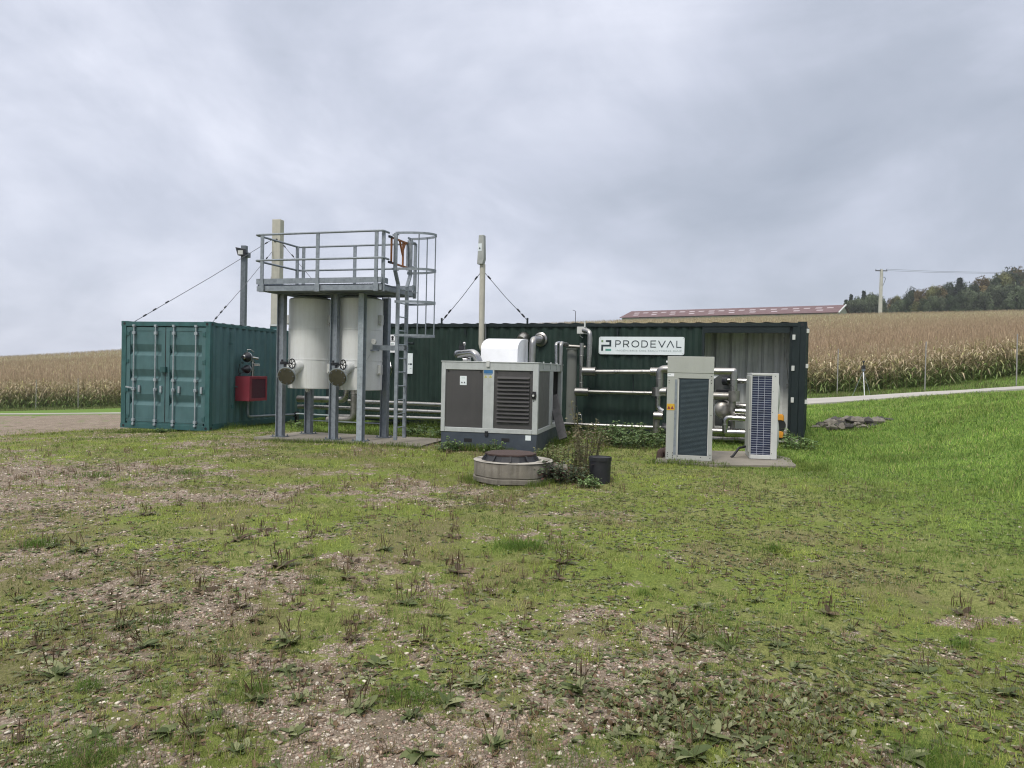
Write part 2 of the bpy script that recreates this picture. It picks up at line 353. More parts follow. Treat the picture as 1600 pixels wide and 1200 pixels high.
n_ = len(CPa); D_ = _phi(np.hypot(CPa[:, None, 0]-CPa[None, :, 0], CPa[:, None, 1]-CPa[None, :, 1]))
Pm = np.c_[np.ones(n_), CPa[:, :2]]; A_ = np.block([[D_, Pm], [Pm.T, np.zeros((3, 3))]])
_w = np.linalg.solve(A_, np.r_[CPa[:, 2], 0, 0, 0])
def hz0(x, y):
    x = np.asarray(x, float); y = np.asarray(y, float); s = _w[-3]+_w[-2]*x+_w[-1]*y
    for i in range(n_): s = s+_w[i]*_phi(np.hypot(x-CPa[i, 0], y-CPa[i, 1]))
    return s
def hz(x, y):
    x = np.asarray(x, float); y = np.asarray(y, float); r = np.hypot(x, y)
    k = np.clip((60-r)/30, 0, 1)
    bumps = (fbm(x, y, .35, 11, 3)-.5)*.10 + (fbm(x, y, 1.3, 12, 3)-.5)*.05 + (fbm(x, y, 5., 13, 3)-.5)*.022
    return hz0(x, y)+bumps*k
def H(x, y): return float(hz(np.array([x]), np.array([y]))[0])
def ground_at(px, py):
    """where the sight line through a pixel meets the ground"""
    d = ray(px, py); lo, hi = 1., 80.
    for t in np.linspace(1.5, 80, 500):
        p = CAM+d*t
        if p.z < H(p.x, p.y): hi = t; break
        lo = t
    for _ in range(18):
        mdl = (lo+hi)/2; p = CAM+d*mdl
        if p.z < H(p.x, p.y): hi = mdl
        else: lo = mdl
    return CAM+d*hi
# what grows or lies where
def masks(x, y):
    r = np.hypot(x, y)
    bank = sst(-1.2, 1.6, x-(4.15+.10*np.clip(y-6.8, 0, 20))+(fbm(x, y, .5, 31, 3)-.5)*2.2) * sst(4.5, 7.5, y+.25*x)
    back = sst(0, 1.5, y-(15.8-.30*x)+(fbm(x, y, .8, 33, 2)-.5)*1.5)*sst(-11.5, -8.5, x)
    far = sst(30, 34, r)
    lush = np.clip(np.maximum(np.maximum(bank, back*.85), far), 0, 1)
    b = fbm(x, y, .55, 21, 4, .55); c = fbm(x, y, 2.2, 22, 4, .6)
    bias = .095-.037*np.clip(x, -5, 4)-.030*np.clip(y-4.2, -2, 7)-.035*sst(0, 2.5, x)+.05*sst(-3.5, -7, x)*sst(15, 11, y); d3 = fbm(x, y, 7., 23, 3, .6)
    # strip of loose stones on the left, half way to the containers
    strip = np.exp(-((y-(8.6+.55*(x+3.5)))/.55)**2)*sst(-6.5, -4, x)*sst(-.5, -2.6, x)*.16
    p2 = np.exp(-(((x-3.0)/.8)**2+((y-4.9)/.13)**2))*.30 + np.exp(-(((x-.75)/.55)**2+((y-3.9)/.45)**2))*.20
    g = b*.33+c*.30+d3*.37+bias*.60+strip*.70+p2*.6
    grav = sst(.45, .74, g)
    lz = sst(-11.4, -13.5, x-(y-20)*.15)*sst(17.8, 19.2, y+(fbm(x, y, .7, 35, 3)-.5)*2)*sst(41, 39, y)
    lz2 = np.exp(-((y-15.6)/.45)**2)*sst(-9.0, -11.0, x)*.9
    grav = np.maximum(grav*(1-lush), np.maximum(lz, lz2)*sst(.32, .5, c+.12))
    brown = .8*sst(.49, .68, fbm(x, y, 1.1, 41, 4, .6)+.05*np.clip(-x/4, -1, 1))*(1-lush*.85)
    moss = sst(.42, .62, fbm(x, y, 1.5, 51, 4, .6))
    return grav, lush, brown, moss
# one sheet of ground, fine near the camera, out past the far wood
th_f = np.linspace(R(-50), R(50), 640); th_b = np.linspace(R(50), R(310), 60)[1:-1]
th = np.r_[th_f, th_b]; nth = len(th)
rr = np.r_[np.geomspace(.02, 2.0, 26)[:-1], np.geomspace(2.0, 40, 640)[:-1], np.geomspace(40, 900, 110)]
TH, RR = np.meshgrid(th, rr); GX = (RR*np.sin(TH)).ravel(); GY = (RR*np.cos(TH)).ravel(); GZ = hz(GX, GY)
gv = np.c_[np.r_[0, GX], np.r_[0, GY], np.r_[H(0, 0), GZ]]
i0 = 1+(np.arange(len(rr)-1)[:, None]*nth+np.arange(nth)[None, :]); j1 = (np.arange(nth)+1) % nth
q = np.stack([i0, i0+nth, 1+((np.arange(len(rr)-1)+1)[:, None]*nth+j1[None, :]), 1+(np.arange(len(rr)-1)[:, None]*nth+j1[None, :])], -1).reshape(-1)
gm, gt, gb = newmat('ground_surface')
g_, l_, b_, m_ = masks(gv[:, 0], gv[:, 1])
ground = npmesh("ground", gv, q, 4, None, gm); struct(ground)
ca = ground.data.color_attributes.new('Cover', 'FLOAT_COLOR', 'POINT')
cc = np.zeros((len(gv), 4), np.float32); cc[:, 0] = g_; cc[:, 1] = l_; cc[:, 2] = b_; cc[:, 3] = m_; ca.data.foreach_set('color', cc.ravel())
ground.data.polygons.foreach_set('use_smooth', [True]*len(ground.data.polygons))
at_ = N(gt, 'ShaderNodeAttribute', attribute_name='Cover'); sp_ = N(gt, 'ShaderNodeSeparateColor'); gt.links.new(at_.outputs['Color'], sp_.inputs[0])
gtc = N(gt, 'ShaderNodeTexCoord'); gsrc = gtc.outputs['Object']
def gn(sc, d=5., ro=.6):
    n = N(gt, 'ShaderNodeTexNoise', Scale=sc, Detail=d, Roughness=ro); gt.links.new(gsrc, n.inputs[0]); return n.outputs[0]
vor = N(gt, 'ShaderNodeTexVoronoi', Scale=95.); gt.links.new(gsrc, vor.inputs[0])
stone_c = ramp(gt, vor.outputs['Color'], [(0, (.08, .06, .045)), (.35, (.20, .155, .12)), (.65, (.31, .25, .20)), (.9, (.52, .45, .38))])
soil_c = mixc(gt, ramp(gt, gn(3.), [(.4, (0, 0, 0)), (.65, (1, 1, 1))]).outputs[0], stone_c.outputs[0], (.18, .145, .105))
moss_c = ramp(gt, gn(38., 8., .75), [(.30, (.055, .085, .014)), (.48, (.125, .165, .034)), (.60, (.195, .235, .052)), (.78, (.32, .345, .10))]).outputs[0]
moss2 = ramp(gt, gn(30., 8., .75), [(.30, (.08, .09, .028)), (.5, (.18, .195, .060)), (.72, (.31, .315, .12))]).outputs[0]
base_c = mixc(gt, at_.outputs['Alpha'], moss2, moss_c)
brown_c = ramp(gt, gn(45., 8., .75), [(.32, (.08, .062, .033)), (.5, (.155, .122, .072)), (.72, (.26, .21, .14))]).outputs[0]
base_c = mixc(gt, math_n(gt, 'MULTIPLY', sp_.outputs[2], .75), base_c, brown_c)
lush_c = ramp(gt, gn(22., 8., .7), [(.32, (.05, .10, .015)), (.5, (.115, .20, .032)), (.72, (.22, .32, .06))]).outputs[0]
base_c = mixc(gt, sp_.outputs[1], base_c, lush_c)
gf = ramp(gt, math_n(gt, 'ADD', sp_.outputs[0], math_n(gt, 'MULTIPLY', math_n(gt, 'SUBTRACT', gn(21., 7., .75), .5), 2.6)), [(.42, (0, 0, 0)), (.60, (1, 1, 1))])
base_c = mixc(gt, gf.outputs[0], base_c, soil_c)
# the field soil beyond the path
gsx = N(gt, 'ShaderNodeSeparateXYZ'); gt.links.new(gsrc, gsx.inputs[0])
gt.links.new(base_c, gb.inputs['Base Color']); gb.inputs['Roughness'].default_value = .92; gb.inputs['Specular IOR Level'].default_value = .2
hb = math_n(gt, 'ADD', math_n(gt, 'MULTIPLY', gn(60., 6., .75), .6), math_n(gt, 'MULTIPLY', vor.outputs['Distance'], .5))
bp = N(gt, 'ShaderNodeBump', Strength=.9, Distance=.02); gt.links.new(hb, bp.inputs['Height']); gt.links.new(bp.outputs[0], gb.inputs['Normal'])

# pale path behind the site
def ribbon(name, pts, wf, mat, lift=.05, thick=.12):
    P = [Vector((a, b)) for a, b in pts]; Q = []
    for i in range(len(P)-1):
        k = max(2, int((P[i+1]-P[i]).length/1.0))
        for j in range(k): Q.append(P[i].lerp(P[i+1], j/k))
    Q.append(P[-1])
    for _ in range(12): Q = [Q[0]]+[(Q[i-1]+Q[i]*2+Q[i+1])/4 for i in range(1, len(Q)-1)]+[Q[-1]]
    mb = MB(); vs = []; n = len(Q)
    for i in range(n):
        d = (Q[min(n-1, i+1)]-Q[max(0, i-1)]).normalized(); s = Vector((-d.y, d.x)); row = []
        w = wf(Q[i].x)
        for k in (-.5, -.25, 0, .25, .5):
            p = Q[i]+s*w*k; row.append((p.x, p.y, float(hz0(p.x, p.y))+lift))
        row.append((row[-1][0], row[-1][1], row[-1][2]-thick)); row.insert(0, (row[0][0], row[0][1], row[0][2]-thick)); vs += row
    fs = [(i*7+k, i*7+k+1, (i+1)*7+k+1, (i+1)*7+k) for i in range(n-1) for k in range(6)]
    mb.add(vs, fs); return mb.build(name, mat)
def xy(px, py, Y): p = at(px, py, Y); return (p.x, p.y)
struct(ribbon('path', [(30, 23), xy(1620, 605, 27.2), xy(1445, 616, 29), xy(1258, 628, 31), (0, 36), xy(300, 640, 40), xy(90, 648, 42), (-60, 44)], lambda x: float(np.interp(x, [-20, 0, 9, 18], [1.0, 3, 6.6, 5.6])), pathm, .05))
# ------------------------------------------------------------------ the two containers
def corr_line(L, pitch=.278, amp=.036):
    pts = []; x = 0; k = 0
    while x < L:
        for dx, y in ((0, 0), (.072, 0), (.072+.068, amp), (.072+.068+.070, amp)):
            if x+dx < L: pts.append((x+dx, y))
        x += pitch
    pts.append((L, 0)); return pts
def corr_panel(mb, o, d, nrm, L, z0, z1, pitch=.278, amp=.036):
    """vertical ribs along horizontal direction d; ribs step in by nrm*amp"""
    o = Vector(o); d = Vector(d); nrm = Vector(nrm); p = corr_line(L, pitch, amp); vs = []
    for x, y in p: b = o+d*x+nrm*y; vs += [b+Vector((0, 0, z0)), b+Vector((0, 0, z1))]
    mb.add(vs, [(2*i, 2*i+2, 2*i+3, 2*i+1) for i in range(len(p)-1)])
    return mb
def casting(mb, x, y, z, sx, sy):
    """corner casting with its oval holes, sx, sy point outwards"""
    x0, x1 = sorted((x, x-sx*.178)); y0, y1 = sorted((y, y-sy*.162)); mb.box(x0, x1, y0, y1, z, z+.118)
def casting_holes(mb, x, y, z, sx, sy):
    for i in range(1):
        pass
    xc = x-sx*.089
    mb.lathe([(.032, 0), (.032, .003)], (xc, y+(.0015 if sy > 0 else -.0015), z+.059), 14, (0, sy, 0))
    mb.lathe([(.032, 0), (.032, .003)], (x+(.0015 if sx > 0 else -.0015), y-sy*.081, z+.059), 14, (sx, 0, 0))
def container(fr, L0, L1, W0, W1, Hh, wall, frm, axis, gap=None, scal=True):
    """body between x L0..L1 and y W0..W1; ribs on long sides (axis 'x' or 'y'); gap = open stretch of the front wall"""
    o = fr.o; P = .0
    # posts
    for x, sx in ((L0, -1), (L1, 1)):
        for y, sy in ((W0, -1), (W1, 1)):
            mb = MB(); w = .13; x0, x1 = sorted((x-sx*.004, x-sx*w)); y0, y1 = sorted((y-sy*.004, y-sy*w)); mb.box(x0, x1, y0, y1, .118, Hh-.118); mb.build('corner_post', frm, o, bevel=.006)
            for z in (0, Hh-.118):
                mb = MB(); casting(mb, x, y, z, sx, sy); mb.mat(1); casting_holes(mb, x, y, z, sx, sy); mb.build('corner_casting', [frm, black], o)
    inn = .14
    for y, sy in ((W0, -1), (W1, 1)):
        MB().box(L0+.178, L1-.178, *sorted((y-sy*.012, y-sy*.07)), .02, .16).build('bottom_rail', frm, o, bevel=.004)
        MB().box(L0+.178, L1-.178, *sorted((y-sy*.012, y-sy*.06)), Hh-.10, Hh-.02).build('top_rail', frm, o, bevel=.004)
    for x, sx in ((L0, -1), (L1, 1)):
        MB().box(*sorted((x-sx*.012, x-sx*.07)), W0+.162, W1-.162, .02, .16).build('bottom_rail', frm, o, bevel=.004)
        MB().box(*sorted((x-sx*.012, x-sx*.06)), W0+.162, W1-.162, Hh-.10, Hh-.02).build('top_rail', frm, o, bevel=.004)
    # roof with shallow cross ribs, floor
    mb = MB(); a0, a1 = (L0+.03, L1-.03) if axis == 'x' else (W0+.03, W1-.03); c0, c1 = (W0+.03, W1-.03) if axis == 'x' else (L0+.03, L1-.03)
    p = [(a0+x, Hh-.022+(.020 if y > 0 else 0)) for x, y in corr_line(a1-a0, .36)]
    vs = []
    for x, z in p: vs += [(x, c0, z), (x, c1, z)] if axis == 'x' else [(c0, x, z), (c1, x, z)]
    mb.add(vs, [(2*i, 2*i+2, 2*i+3, 2*i+1) for i in range(len(p)-1)]); mb.box(L0+.07, L1-.07, W0+.07, W1-.07, Hh-.06, Hh-.03)
    mb.build('roof', frm, o)
    MB().box(L0+.07, L1-.07, W0+.07, W1-.07, .05, .17).build('floor', woodm, o)

# teal container
TC = Fr('storage_container', 'teal green shipping container with double end doors and a red box on its side wall', 'container', (-7.12, 17.93, -.085), 13.0)
CH = 2.585; CL = 6.06; CW = 2.438; o = TC.o
container(TC, -CW, 0, 0, CL, CH, teal, teal_dk, 'y')
corr_panel(MB(), (-.012, .13, 0), (0, 1, 0), (-1, 0, 0), CL-.26, .16, CH-.10).build('side_wall', teal, o, angle=20)
corr_panel(MB(), (-CW+.012, .13, 0), (0, 1, 0), (1, 0, 0), CL-.26, .16, CH-.10).build('side_wall', teal, o, angle=20)
corr_panel(MB(), (-CW+.13, CL-.012, 0), (1, 0, 0), (0, -1, 0), CW-.26, .16, CH-.10).build('end_wall', teal, o, angle=20)
for k, (x0, x1) in enumerate(((-CW+.135, -CW/2-.012), (-CW/2+.012, -.135))):
    mb = MB(); z0 = .17; z1 = CH-.14; yf = .035
    prof = [(z0, 0)]
    for c in (.83, 1.43, 2.03):      # three recessed bands
        prof += [(c-.27, 0), (c-.19, .065), (c-.165, .065), (c, 0)]
    prof += [(z1, 0)]
    xi0, xi1 = x0+.10, x1-.10
    vs = []
    for z, d in prof: vs += [(xi0, yf+d, z), (xi1, yf+d, z)]
    n = len(prof); mb.add(vs, [(2*i, 2*i+1, 2*i+3, 2*i+2) for i in range(n-1)])
    mb.box(x0, xi0, yf-.012, yf+.05, z0, z1); mb.box(xi1, x1, yf-.012, yf+.05, z0, z1)
    mb.box(xi0, xi1, yf-.012, yf+.05, z0-.001, z0+.09); mb.box(xi0, xi1, yf-.012, yf+.05, z1-.09, z1+.001)
    d = mb.build('door', teal, o, smooth=False)
    for s in (.22, .78):
        x = x0+(x1-x0)*s
        r = MB(); r.cyl((x, yf-.055, .11), (x, yf-.055, CH-.10), .017, 12)
        for z in (.20, .72 if 0 else .95, 1.18, 2.30): r.box(x-.035, x+.035, yf-.075, yf-.012, z-.035, z+.035)
        for z in (.11, CH-.11): r.box(x-.03, x+.03, yf-.08, yf-.01, z-.025, z+.025)
        rb = r.build('lock_rod', galv_lt, d, bevel=.002)
        sgn = 1 if (s < .5) == (k == 1) else 1
        hx = x+(.10 if s < .5 else -.10) if False else x+.0
        MB().beam((x, yf-.075, .97), (x-.19 if (k == 0 and s < .5) else x+.02, yf-.085, 1.0 if k == 0 and s < .5 else .76), .018, .035).build('door_handle', galv_lt, d, bevel=.002)
        MB().box(x+.12, x+.17, yf-.05, yf-.012, .88, 1.04).build('handle_hasp', galv_lt, d, bevel=.002)
    hxx = x0 if k == 0 else x1
    for z in (.28, .92, 1.62, 2.28):
        MB().box(hxx-.075, hxx+.075, yf-.03, yf-.012, z-.04, z+.04).cyl((hxx, yf-.03, z-.06), (hxx, yf-.03, z+.06), .016, 10).build('hinge', teal_dk, d)
MB().box(-CW/2-.09, -CW/2+.05, -.06, .02, 1.36, 1.50).build('lock_box', teal_dk, o, bevel=.006)
MB().box(-CW/2-.012, -CW/2+.012, .028, .05, .18, CH-.15).build('door_seal', black, o)
for x in (-CW+.3, -1.45, -.95, -.35): MB().box(x-.13, x+.13, .0095, .013, .055, .10).build('fork_slot', black, o)
# door-end headers
MB().box(-CW+.178, -.178, .0, .06, CH-.118, CH-.01).build('door_header', teal_dk, o, bevel=.004)
MB().box(-CW+.178, -.178, .0, .06, .0, .115).build('door_sill', teal_dk, o, bevel=.004)
e = TC.s_(360, 522, .0); MB().box(-.005, .03, e.y-.03, e.y+.06, e.z-.26, e.z-.22).cyl((.01, e.y, e.z-.22), (.01, e.y, e.z+.05), .012).build('side_latch', teal_dk, o)
# red box with regulators, on the side wall
p0 = TC.s_(368, 588, 0.); y0 = p0.y; w_ = .40
tr = TC.s_(393, 627, w_)
RB = Fr('red_equipment_box', 'red metal box with a dark mesh side, fixed to the teal container wall', 'equipment box', TC.w(.012, y0-.02, tr.z), 13.0)
hh = TC.s_(393, 588, w_).z-tr.z
b_ = MB().box(0, w_, 0, .012, 0, hh).box(0, w_, 0, .80, hh-.012, hh).box(0, w_, 0, .80, 0, .012).box(0, .01, .012, .8, .012, hh-.012).box(0, w_, .79, .80, .012, hh-.012)
for a in ((0, .09), (.73, .80)): b_.box(w_-.012, w_, a[0], a[1], .012, hh-.012)
b_.box(w_-.012, w_, .09, .73, .012, .07); b_.box(w_-.012, w_, .09, .73, hh-.07, hh-.012)
b_.build('casing', red, RB.o, bevel=.003)
g = MB().box(w_-.022, w_-.014, .09, .73, .07, hh-.07)
for i in range(22): zz_ = .08+i*(hh-.16)/21; g.box(w_-.014, w_-.010, .09, .73, zz_-.004, zz_+.004)
g.box(w_-.012, w_-.004, .09, .73, hh*.52, hh*.52+.02); g.build('mesh_grille', red_dk, RB.o, smooth=False)
# regulators above the red box
RG = Fr('gas_regulator_stack', 'pair of black gas regulators on a steel riser above the red box', 'regulator', TC.w(.02, y0+.25, tr.z+hh+.003), 13.0)
def regulator(z, r, par):
    m_ = MB(); m_.lathe([(.02, -.12), (r*.75, -.10), (r, -.03), (r, .03), (r*.8, .09), (.05, .13), (.035, .22)], (.20, -.08, z), 20, (0, -1, .0)); x = m_.build('regulator_body', darksteel, par)
    MB().lathe([(r*1.04, -.012), (r*1.04, .012)], (.20, -.08, z), 20, (0, -1, 0)).build('clamp_ring', galv_lt, x)
    for a in range(8):
        pass
regulator(.47, .125, RG.o); regulator(.17, .105, RG.o)
MB().lathe([(.05, 0), (.06, .03), (.04, .05)], (.20, -.235, .47), 14, (0, -1, 0)).tube([(.20, -.1, .58), (.20, -.1, .66), (.26, -.05, .66), (.30, .05, .60)], .012).cyl((.33, -.02, .3), (.42, .1, .3), .012).lathe([(.03, 0), (.03, .01)], (.14, -.2, .33), 12, (0, -1, 0)).build('silver_fittings', inox, RG.o)
MB().tube([(.26, .06, 0), (.26, .06, .40)], .035).tube([(.2, .0, .46), (.30, .05, .46), (.36, .14, .44)], .03).cyl((.30, .06, .27), (.42, .12, .27), .014).cyl((.26, .06, .12), (.26, .06, .16), .05).cyl((.26, .06, .33), (.26, .06, .36), .055).build('riser', inox, RG.o)
MB().tube([(.12, -.1, .10), (.02, -.16, .05), (-.0, -.22, -.30), (.06, -.24, -.45)], .010).tube([(.06, -.20, .3), (.02, -.2, .1), (.02, -.1, .02)], .008).build('impulse_line', darksteel, RG.o)
MB().tube([(0.05, -.47, -.72), (.05, -.47, -.25), (.05, -.25, -.28)], .013).box(.02, .08, -.50, -.44, -.80, -.70).build('drain_line', teal_dk, RG.o)
# thin gas pipe leaving under the box
GP = Fr('gas_pipe', 'thin grey pipe bending out from under the red box along the teal wall', 'pipe', TC.w(.12, y0+.33, 0), 13.0)
a = GP.loc_of(TC.w(.16, y0+.32, tr.z-.002)); bz = GP.loc_of(TC.w(*TC.s_(388, 651, .16))).z; e_ = GP.loc_of(TC.w(*TC.s_(463, 647.5, .16)))
MB().tube([a, (a.x, a.y, bz), (e_.x, e_.y, e_.z)], .032, 12, fil=.09).build('pipe', galv, GP.o)
q_ = MB(); q_.lathe([(.06, -.03), (.06, .03)], (e_.x, e_.y-.1, e_.z), 14, (0, 1, 0)); q_.box(e_.x-.03, e_.x+.03, e_.y-.03, e_.y+.09, e_.z-.22, e_.z+.08); q_.build('valve', darksteel, GP.o)

# big dark green container
BC = Fr('equipment_container', 'long dark green container with an open bay at its right end', 'container', (6.215, 16.14, .075), 22.2)
BL = 12.19; BH = 2.60; BW = 2.438; o = BC.o
container(BC, -BL, 0, 0, BW, BH, green_dk, green_fr, 'x')
so = BC.t(1100, 560, 0).x; se = BC.t(1233, 560, 0).x
corr_panel(MB(), (-BL+.13, .012, 0), (1, 0, 0), (0, 1, 0), BL+so-.13, .16, BH-.10).build('front_wall', green_dk, o, angle=20)
corr_panel(MB(), (-BL+.13, BW-.012, 0), (1, 0, 0), (0, -1, 0), BL-.26, .16, BH-.10).build('back_wall', green_dk, o, angle=20)
corr_panel(MB(), (-.012, .13, 0), (0, 1, 0), (-1, 0, 0), BW-.26, .16, BH-.10).build('end_wall', green_dk, o, angle=20)
corr_panel(MB(), (-BL+.012, .13, 0), (0, 1, 0), (1, 0, 0), BW-.26, .16, BH-.10).build('end_wall', green_dk, o, angle=20)
MB().box(so-.05, so, 0.002, .075, .16, BH-.102).build('bay_jamb', green_fr, o, bevel=.004)
MB().box(so, se, 0.004, .10, BH-.24, BH-.101).build('bay_header', green_fr, o, bevel=.004)
MB().box(se, -.28, 0.06, .12, .162, BH-.101).build('bay_side_panel', green_fr, o, bevel=.004)
MB().box(-.28, -.132, -.001, .12, .162, BH-.101).build('post_plate', green_fr, o, bevel=.006)
MB().box(-BL+.2, -.18, -.016, .004, BH-.10, BH-.035).build('eaves_strip', green_fr, o)
corr_panel(MB(), (so-.40, 1.35, 0), (1, 0, 0), (0, -1, 0), -so+.26, .175, BH-.12, .36, .085).build('inner_back_wall', innerw, o, angle=20)
corr_panel(MB(), (-.13, .1, 0), (0, 1, 0), (-1, 0, 0), BW-.3, .175, BH-.12, .34, .05).build('inner_end_wall', innerw, o, angle=20)
MB().box(so-.46, so-.42, .11, BW-.17, .175, BH-.12).build('bay_partition', innerd, o)
MB().box(so-.42, -.13, .11, BW-.17, BH-.13, BH-.115).build('inner_ceiling', innerd, o)
MB().box(-.30, -.24, .05, .10, 1.2, 2.3).build('door_bar', green_fr, o)
for px, py in ((1261, 517), (1260, 572), (1257.5, 628)):
    q_ = BC.t(px, py, 0); MB().box(-.07, .05, .02, .06, q_.z-.045, q_.z+.045).build('door_cam', offwhite, o, bevel=.004)
for px, py in ((1240.5, 527), (1239, 575.5), (1238, 625)):
    q_ = BC.t(px, py, 0); MB().box(q_.x-.03, q_.x+.03, -.03, .004, q_.z-.055, q_.z+.055).build('door_cam', offwhite, o, bevel=.004)
for px, py in ((727, 517), (965, 517), (690, 500), (824, 500)):
    q_ = BC.t(px, py, -.02); MB().box(q_.x-.02, q_.x+.02, -.03, .002, q_.z-.10, q_.z+.05).build('lashing_lug', green_fr, o)
# cable down the bay side
a = BC.t(1225, 527, .12); b = BC.t(1232, 600, .12); MB().tube([a, (a.x+.06, .12, (a.z+b.z)/2), b], .008).box(b.x-.04, b.x+.06, .1, .15, b.z-.10, b.z).build('bay_cable', innerd, o)
# dusty vertical duct against the wall
a = BC.t(894, 546, -.01); b = BC.t(894, 664, -.01)
DU = Fr('wall_duct', 'grey dusty half-round duct standing against the dark green wall', 'duct', BC.w(a.x, -.002, b.z), 22.2)
pr = [(.12*math.cos(t_), -.07*math.sin(t_)) for t_ in np.linspace(0, math.pi, 12)]
MB().prism(pr, (0, 0, a.z-b.z), ux=(1, 0, 0), uy=(0, 1, 0)).box(-.13, .13, -.08, 0, a.z-b.z, a.z-b.z+.02).build('duct_shell', stainm, DU.o)

# company sign
s0 = BC.t(936, 526, -.03); s1 = BC.t(1069, 555, -.03)
SG = Fr('company_sign', 'white rectangular sign reading PRODEVAL on the dark green container', 'sign', BC.w(s0.x, -.03, s1.z), 22.2)
SW = s1.x-s0.x; SH = s0.z-s1.z
def rrect(x0, x1, z0, z1, r, n=5):
    P_ = []
    for cx_, cz_, a0 in ((x1-r, z1-r, 0), (x0+r, z1-r, 90), (x0+r, z0+r, 180), (x1-r, z0+r, 270)):
        for k in range(n+1): a_ = R(a0+90*k/n); P_.append((cx_+r*math.cos(a_), cz_+r*math.sin(a_)))
    return P_
MB().prism(rrect(0, SW, 0, SH, .045), (0, .02, 0)).build('sign_board', signw, SG.o)
for x in (.03, SW-.03):
    for z in (.03, SH-.03): MB().cyl((x, -.006, z), (x, 0, z), .008, 8).build('screw', galv, SG.o)
def strokes(mb, lines, x, z, w, h, th, y=-.004):
    for l in lines:
        for (a0, b0), (a1, b1) in zip(l[:-1], l[1:]):
            p_ = Vector((x+a0*w, y, z+b0*h)); q2 = Vector((x+a1*w, y, z+b1*h)); d_ = (q2-p_).normalized()*th*.35
            mb.beam(p_-d_, q2+d_, th, .005, up=(0, 1, 0)) if False else mb.prism_line(p_-d_, q2+d_, th)
def _pl(s, p, q, th):
    d = (q-p).normalized(); n = Vector((-d.z, 0, d.x))*th/2; y = Vector((0, .005, 0))
    return s.add([p-n, q-n, q+n, p+n, p-n+y, q-n+y, q+n+y, p+n+y], [(0, 1, 2, 3), (7, 6, 5, 4), (0, 4, 5, 1), (1, 5, 6, 2), (2, 6, 7, 3), (3, 7, 4, 0)])
MB.prism_line = _pl
arc = lambda cx_, cz_, rx, rz, a0, a1, n=8: [(cx_+rx*math.cos(R(a0+(a1-a0)*k/n)), cz_+rz*math.sin(R(a0+(a1-a0)*k/n))) for k in range(n+1)]
LT = {'P': [[(0, 0), (0, 1), (.6, 1)]+arc(.6, .72, .4, .28, 90, -90)+[(.12, .44)]],
      'R': [[(0, 0), (0, 1), (.6, 1)]+arc(.6, .72, .4, .28, 90, -90)+[(.12, .44)], [(.55, .44), (1, 0)]],
      'O': [arc(.5, .5, .55, .5, 0, 360, 20)],
      'D': [[(0, 0), (0, 1), (.5, 1)]+arc(.5, .5, .5, .5, 90, -90)+[(0, 0)]],
      'E': [[(.95, 1), (0, 1), (0, 0), (.95, 0)], [(.1, .5), (.85, .5)]],
      'V': [[(-.05, 1), (.5, 0), (1.05, 1)]], 'A': [[(-.05, 0), (.5, 1), (1.05, 0)]],
      'L': [[(0, 1), (0, 0), (.9, 0)]]}
def sx_(px): return (px-(840+548/5.716))/((1308-548)/5.716)*SW
def sx5(v): return (v-548)/(1308-548)*SW
def sz5(v): return SH-(v-208)/(362-208)*SH
mb = MB()
for ch, x0_, x1_ in (('P', 703, 745), ('R', 775, 820), ('O', 852, 908), ('D', 938, 988), ('E', 1018, 1062), ('V', 1088, 1140), ('A', 1162, 1214), ('L', 1243, 1284)):
    strokes(mb, LT[ch], sx5(x0_), sz5(296), (sx5(x1_)-sx5(x0_)), sz5(243)-sz5(296), .021)
mb.build('lettering', ink, SG.o, smooth=False)
mb = MB().prism([(sx5(612), sz5(238)), (sx5(662), sz5(238)), (sx5(662), sz5(294)), (sx5(588), sz5(294)), (sx5(588), sz5(332)), (sx5(571), sz5(332)), (sx5(571), sz5(278)), (sx5(645), sz5(278)), (sx5(645), sz5(254)), (sx5(612), sz5(254))][::-1], (0, .005, 0), o=(0, -.004, 0))
mb.build('logo_mark', ink, SG.o, smooth=False)
MB().box(sx5(571), sx5(588), -.004, .001, sz5(256), sz5(238)).build('logo_square', green_o, SG.o)
MB().box(sx5(610), sx5(662), -.004, .001, sz5(332), sz5(314)).build('logo_bar', green_s, SG.o)
def text(s, size, parent, mat, x, y, z, width=None, name='lettering', rot=(R(90), 0, 0)):
    cu = bpy.data.curves.new(name, 'FONT'); cu.body = s; cu.size = size; cu.extrude = .0012; cu.space_character = 1.1
    ot = bpy.data.objects.new(name, cu); COL.objects.link(ot); bpy.context.view_layer.update()
    dg = bpy.context.evaluated_depsgraph_get(); me = bpy.data.meshes.new_from_object(ot.evaluated_get(dg)); bpy.data.objects.remove(ot)
    w0 = max(v.co.x for v in me.vertices)-min(v.co.x for v in me.vertices); k = width/w0 if width else 1
    for v in me.vertices: v.co.x *= k
    me.materials.clear(); me.materials.append(mat); t_ = bpy.data.objects.new(name, me); COL.objects.link(t_); t_.parent = parent; t_.location = (x, y, z); t_.rotation_euler = rot
    return t_
text('INGÉNIERIE DES SOLUTIONS GAZ', .052, SG.o, ink_gr, sx5(703), -.003, sz5(334), sx5(1283)-sx5(703))

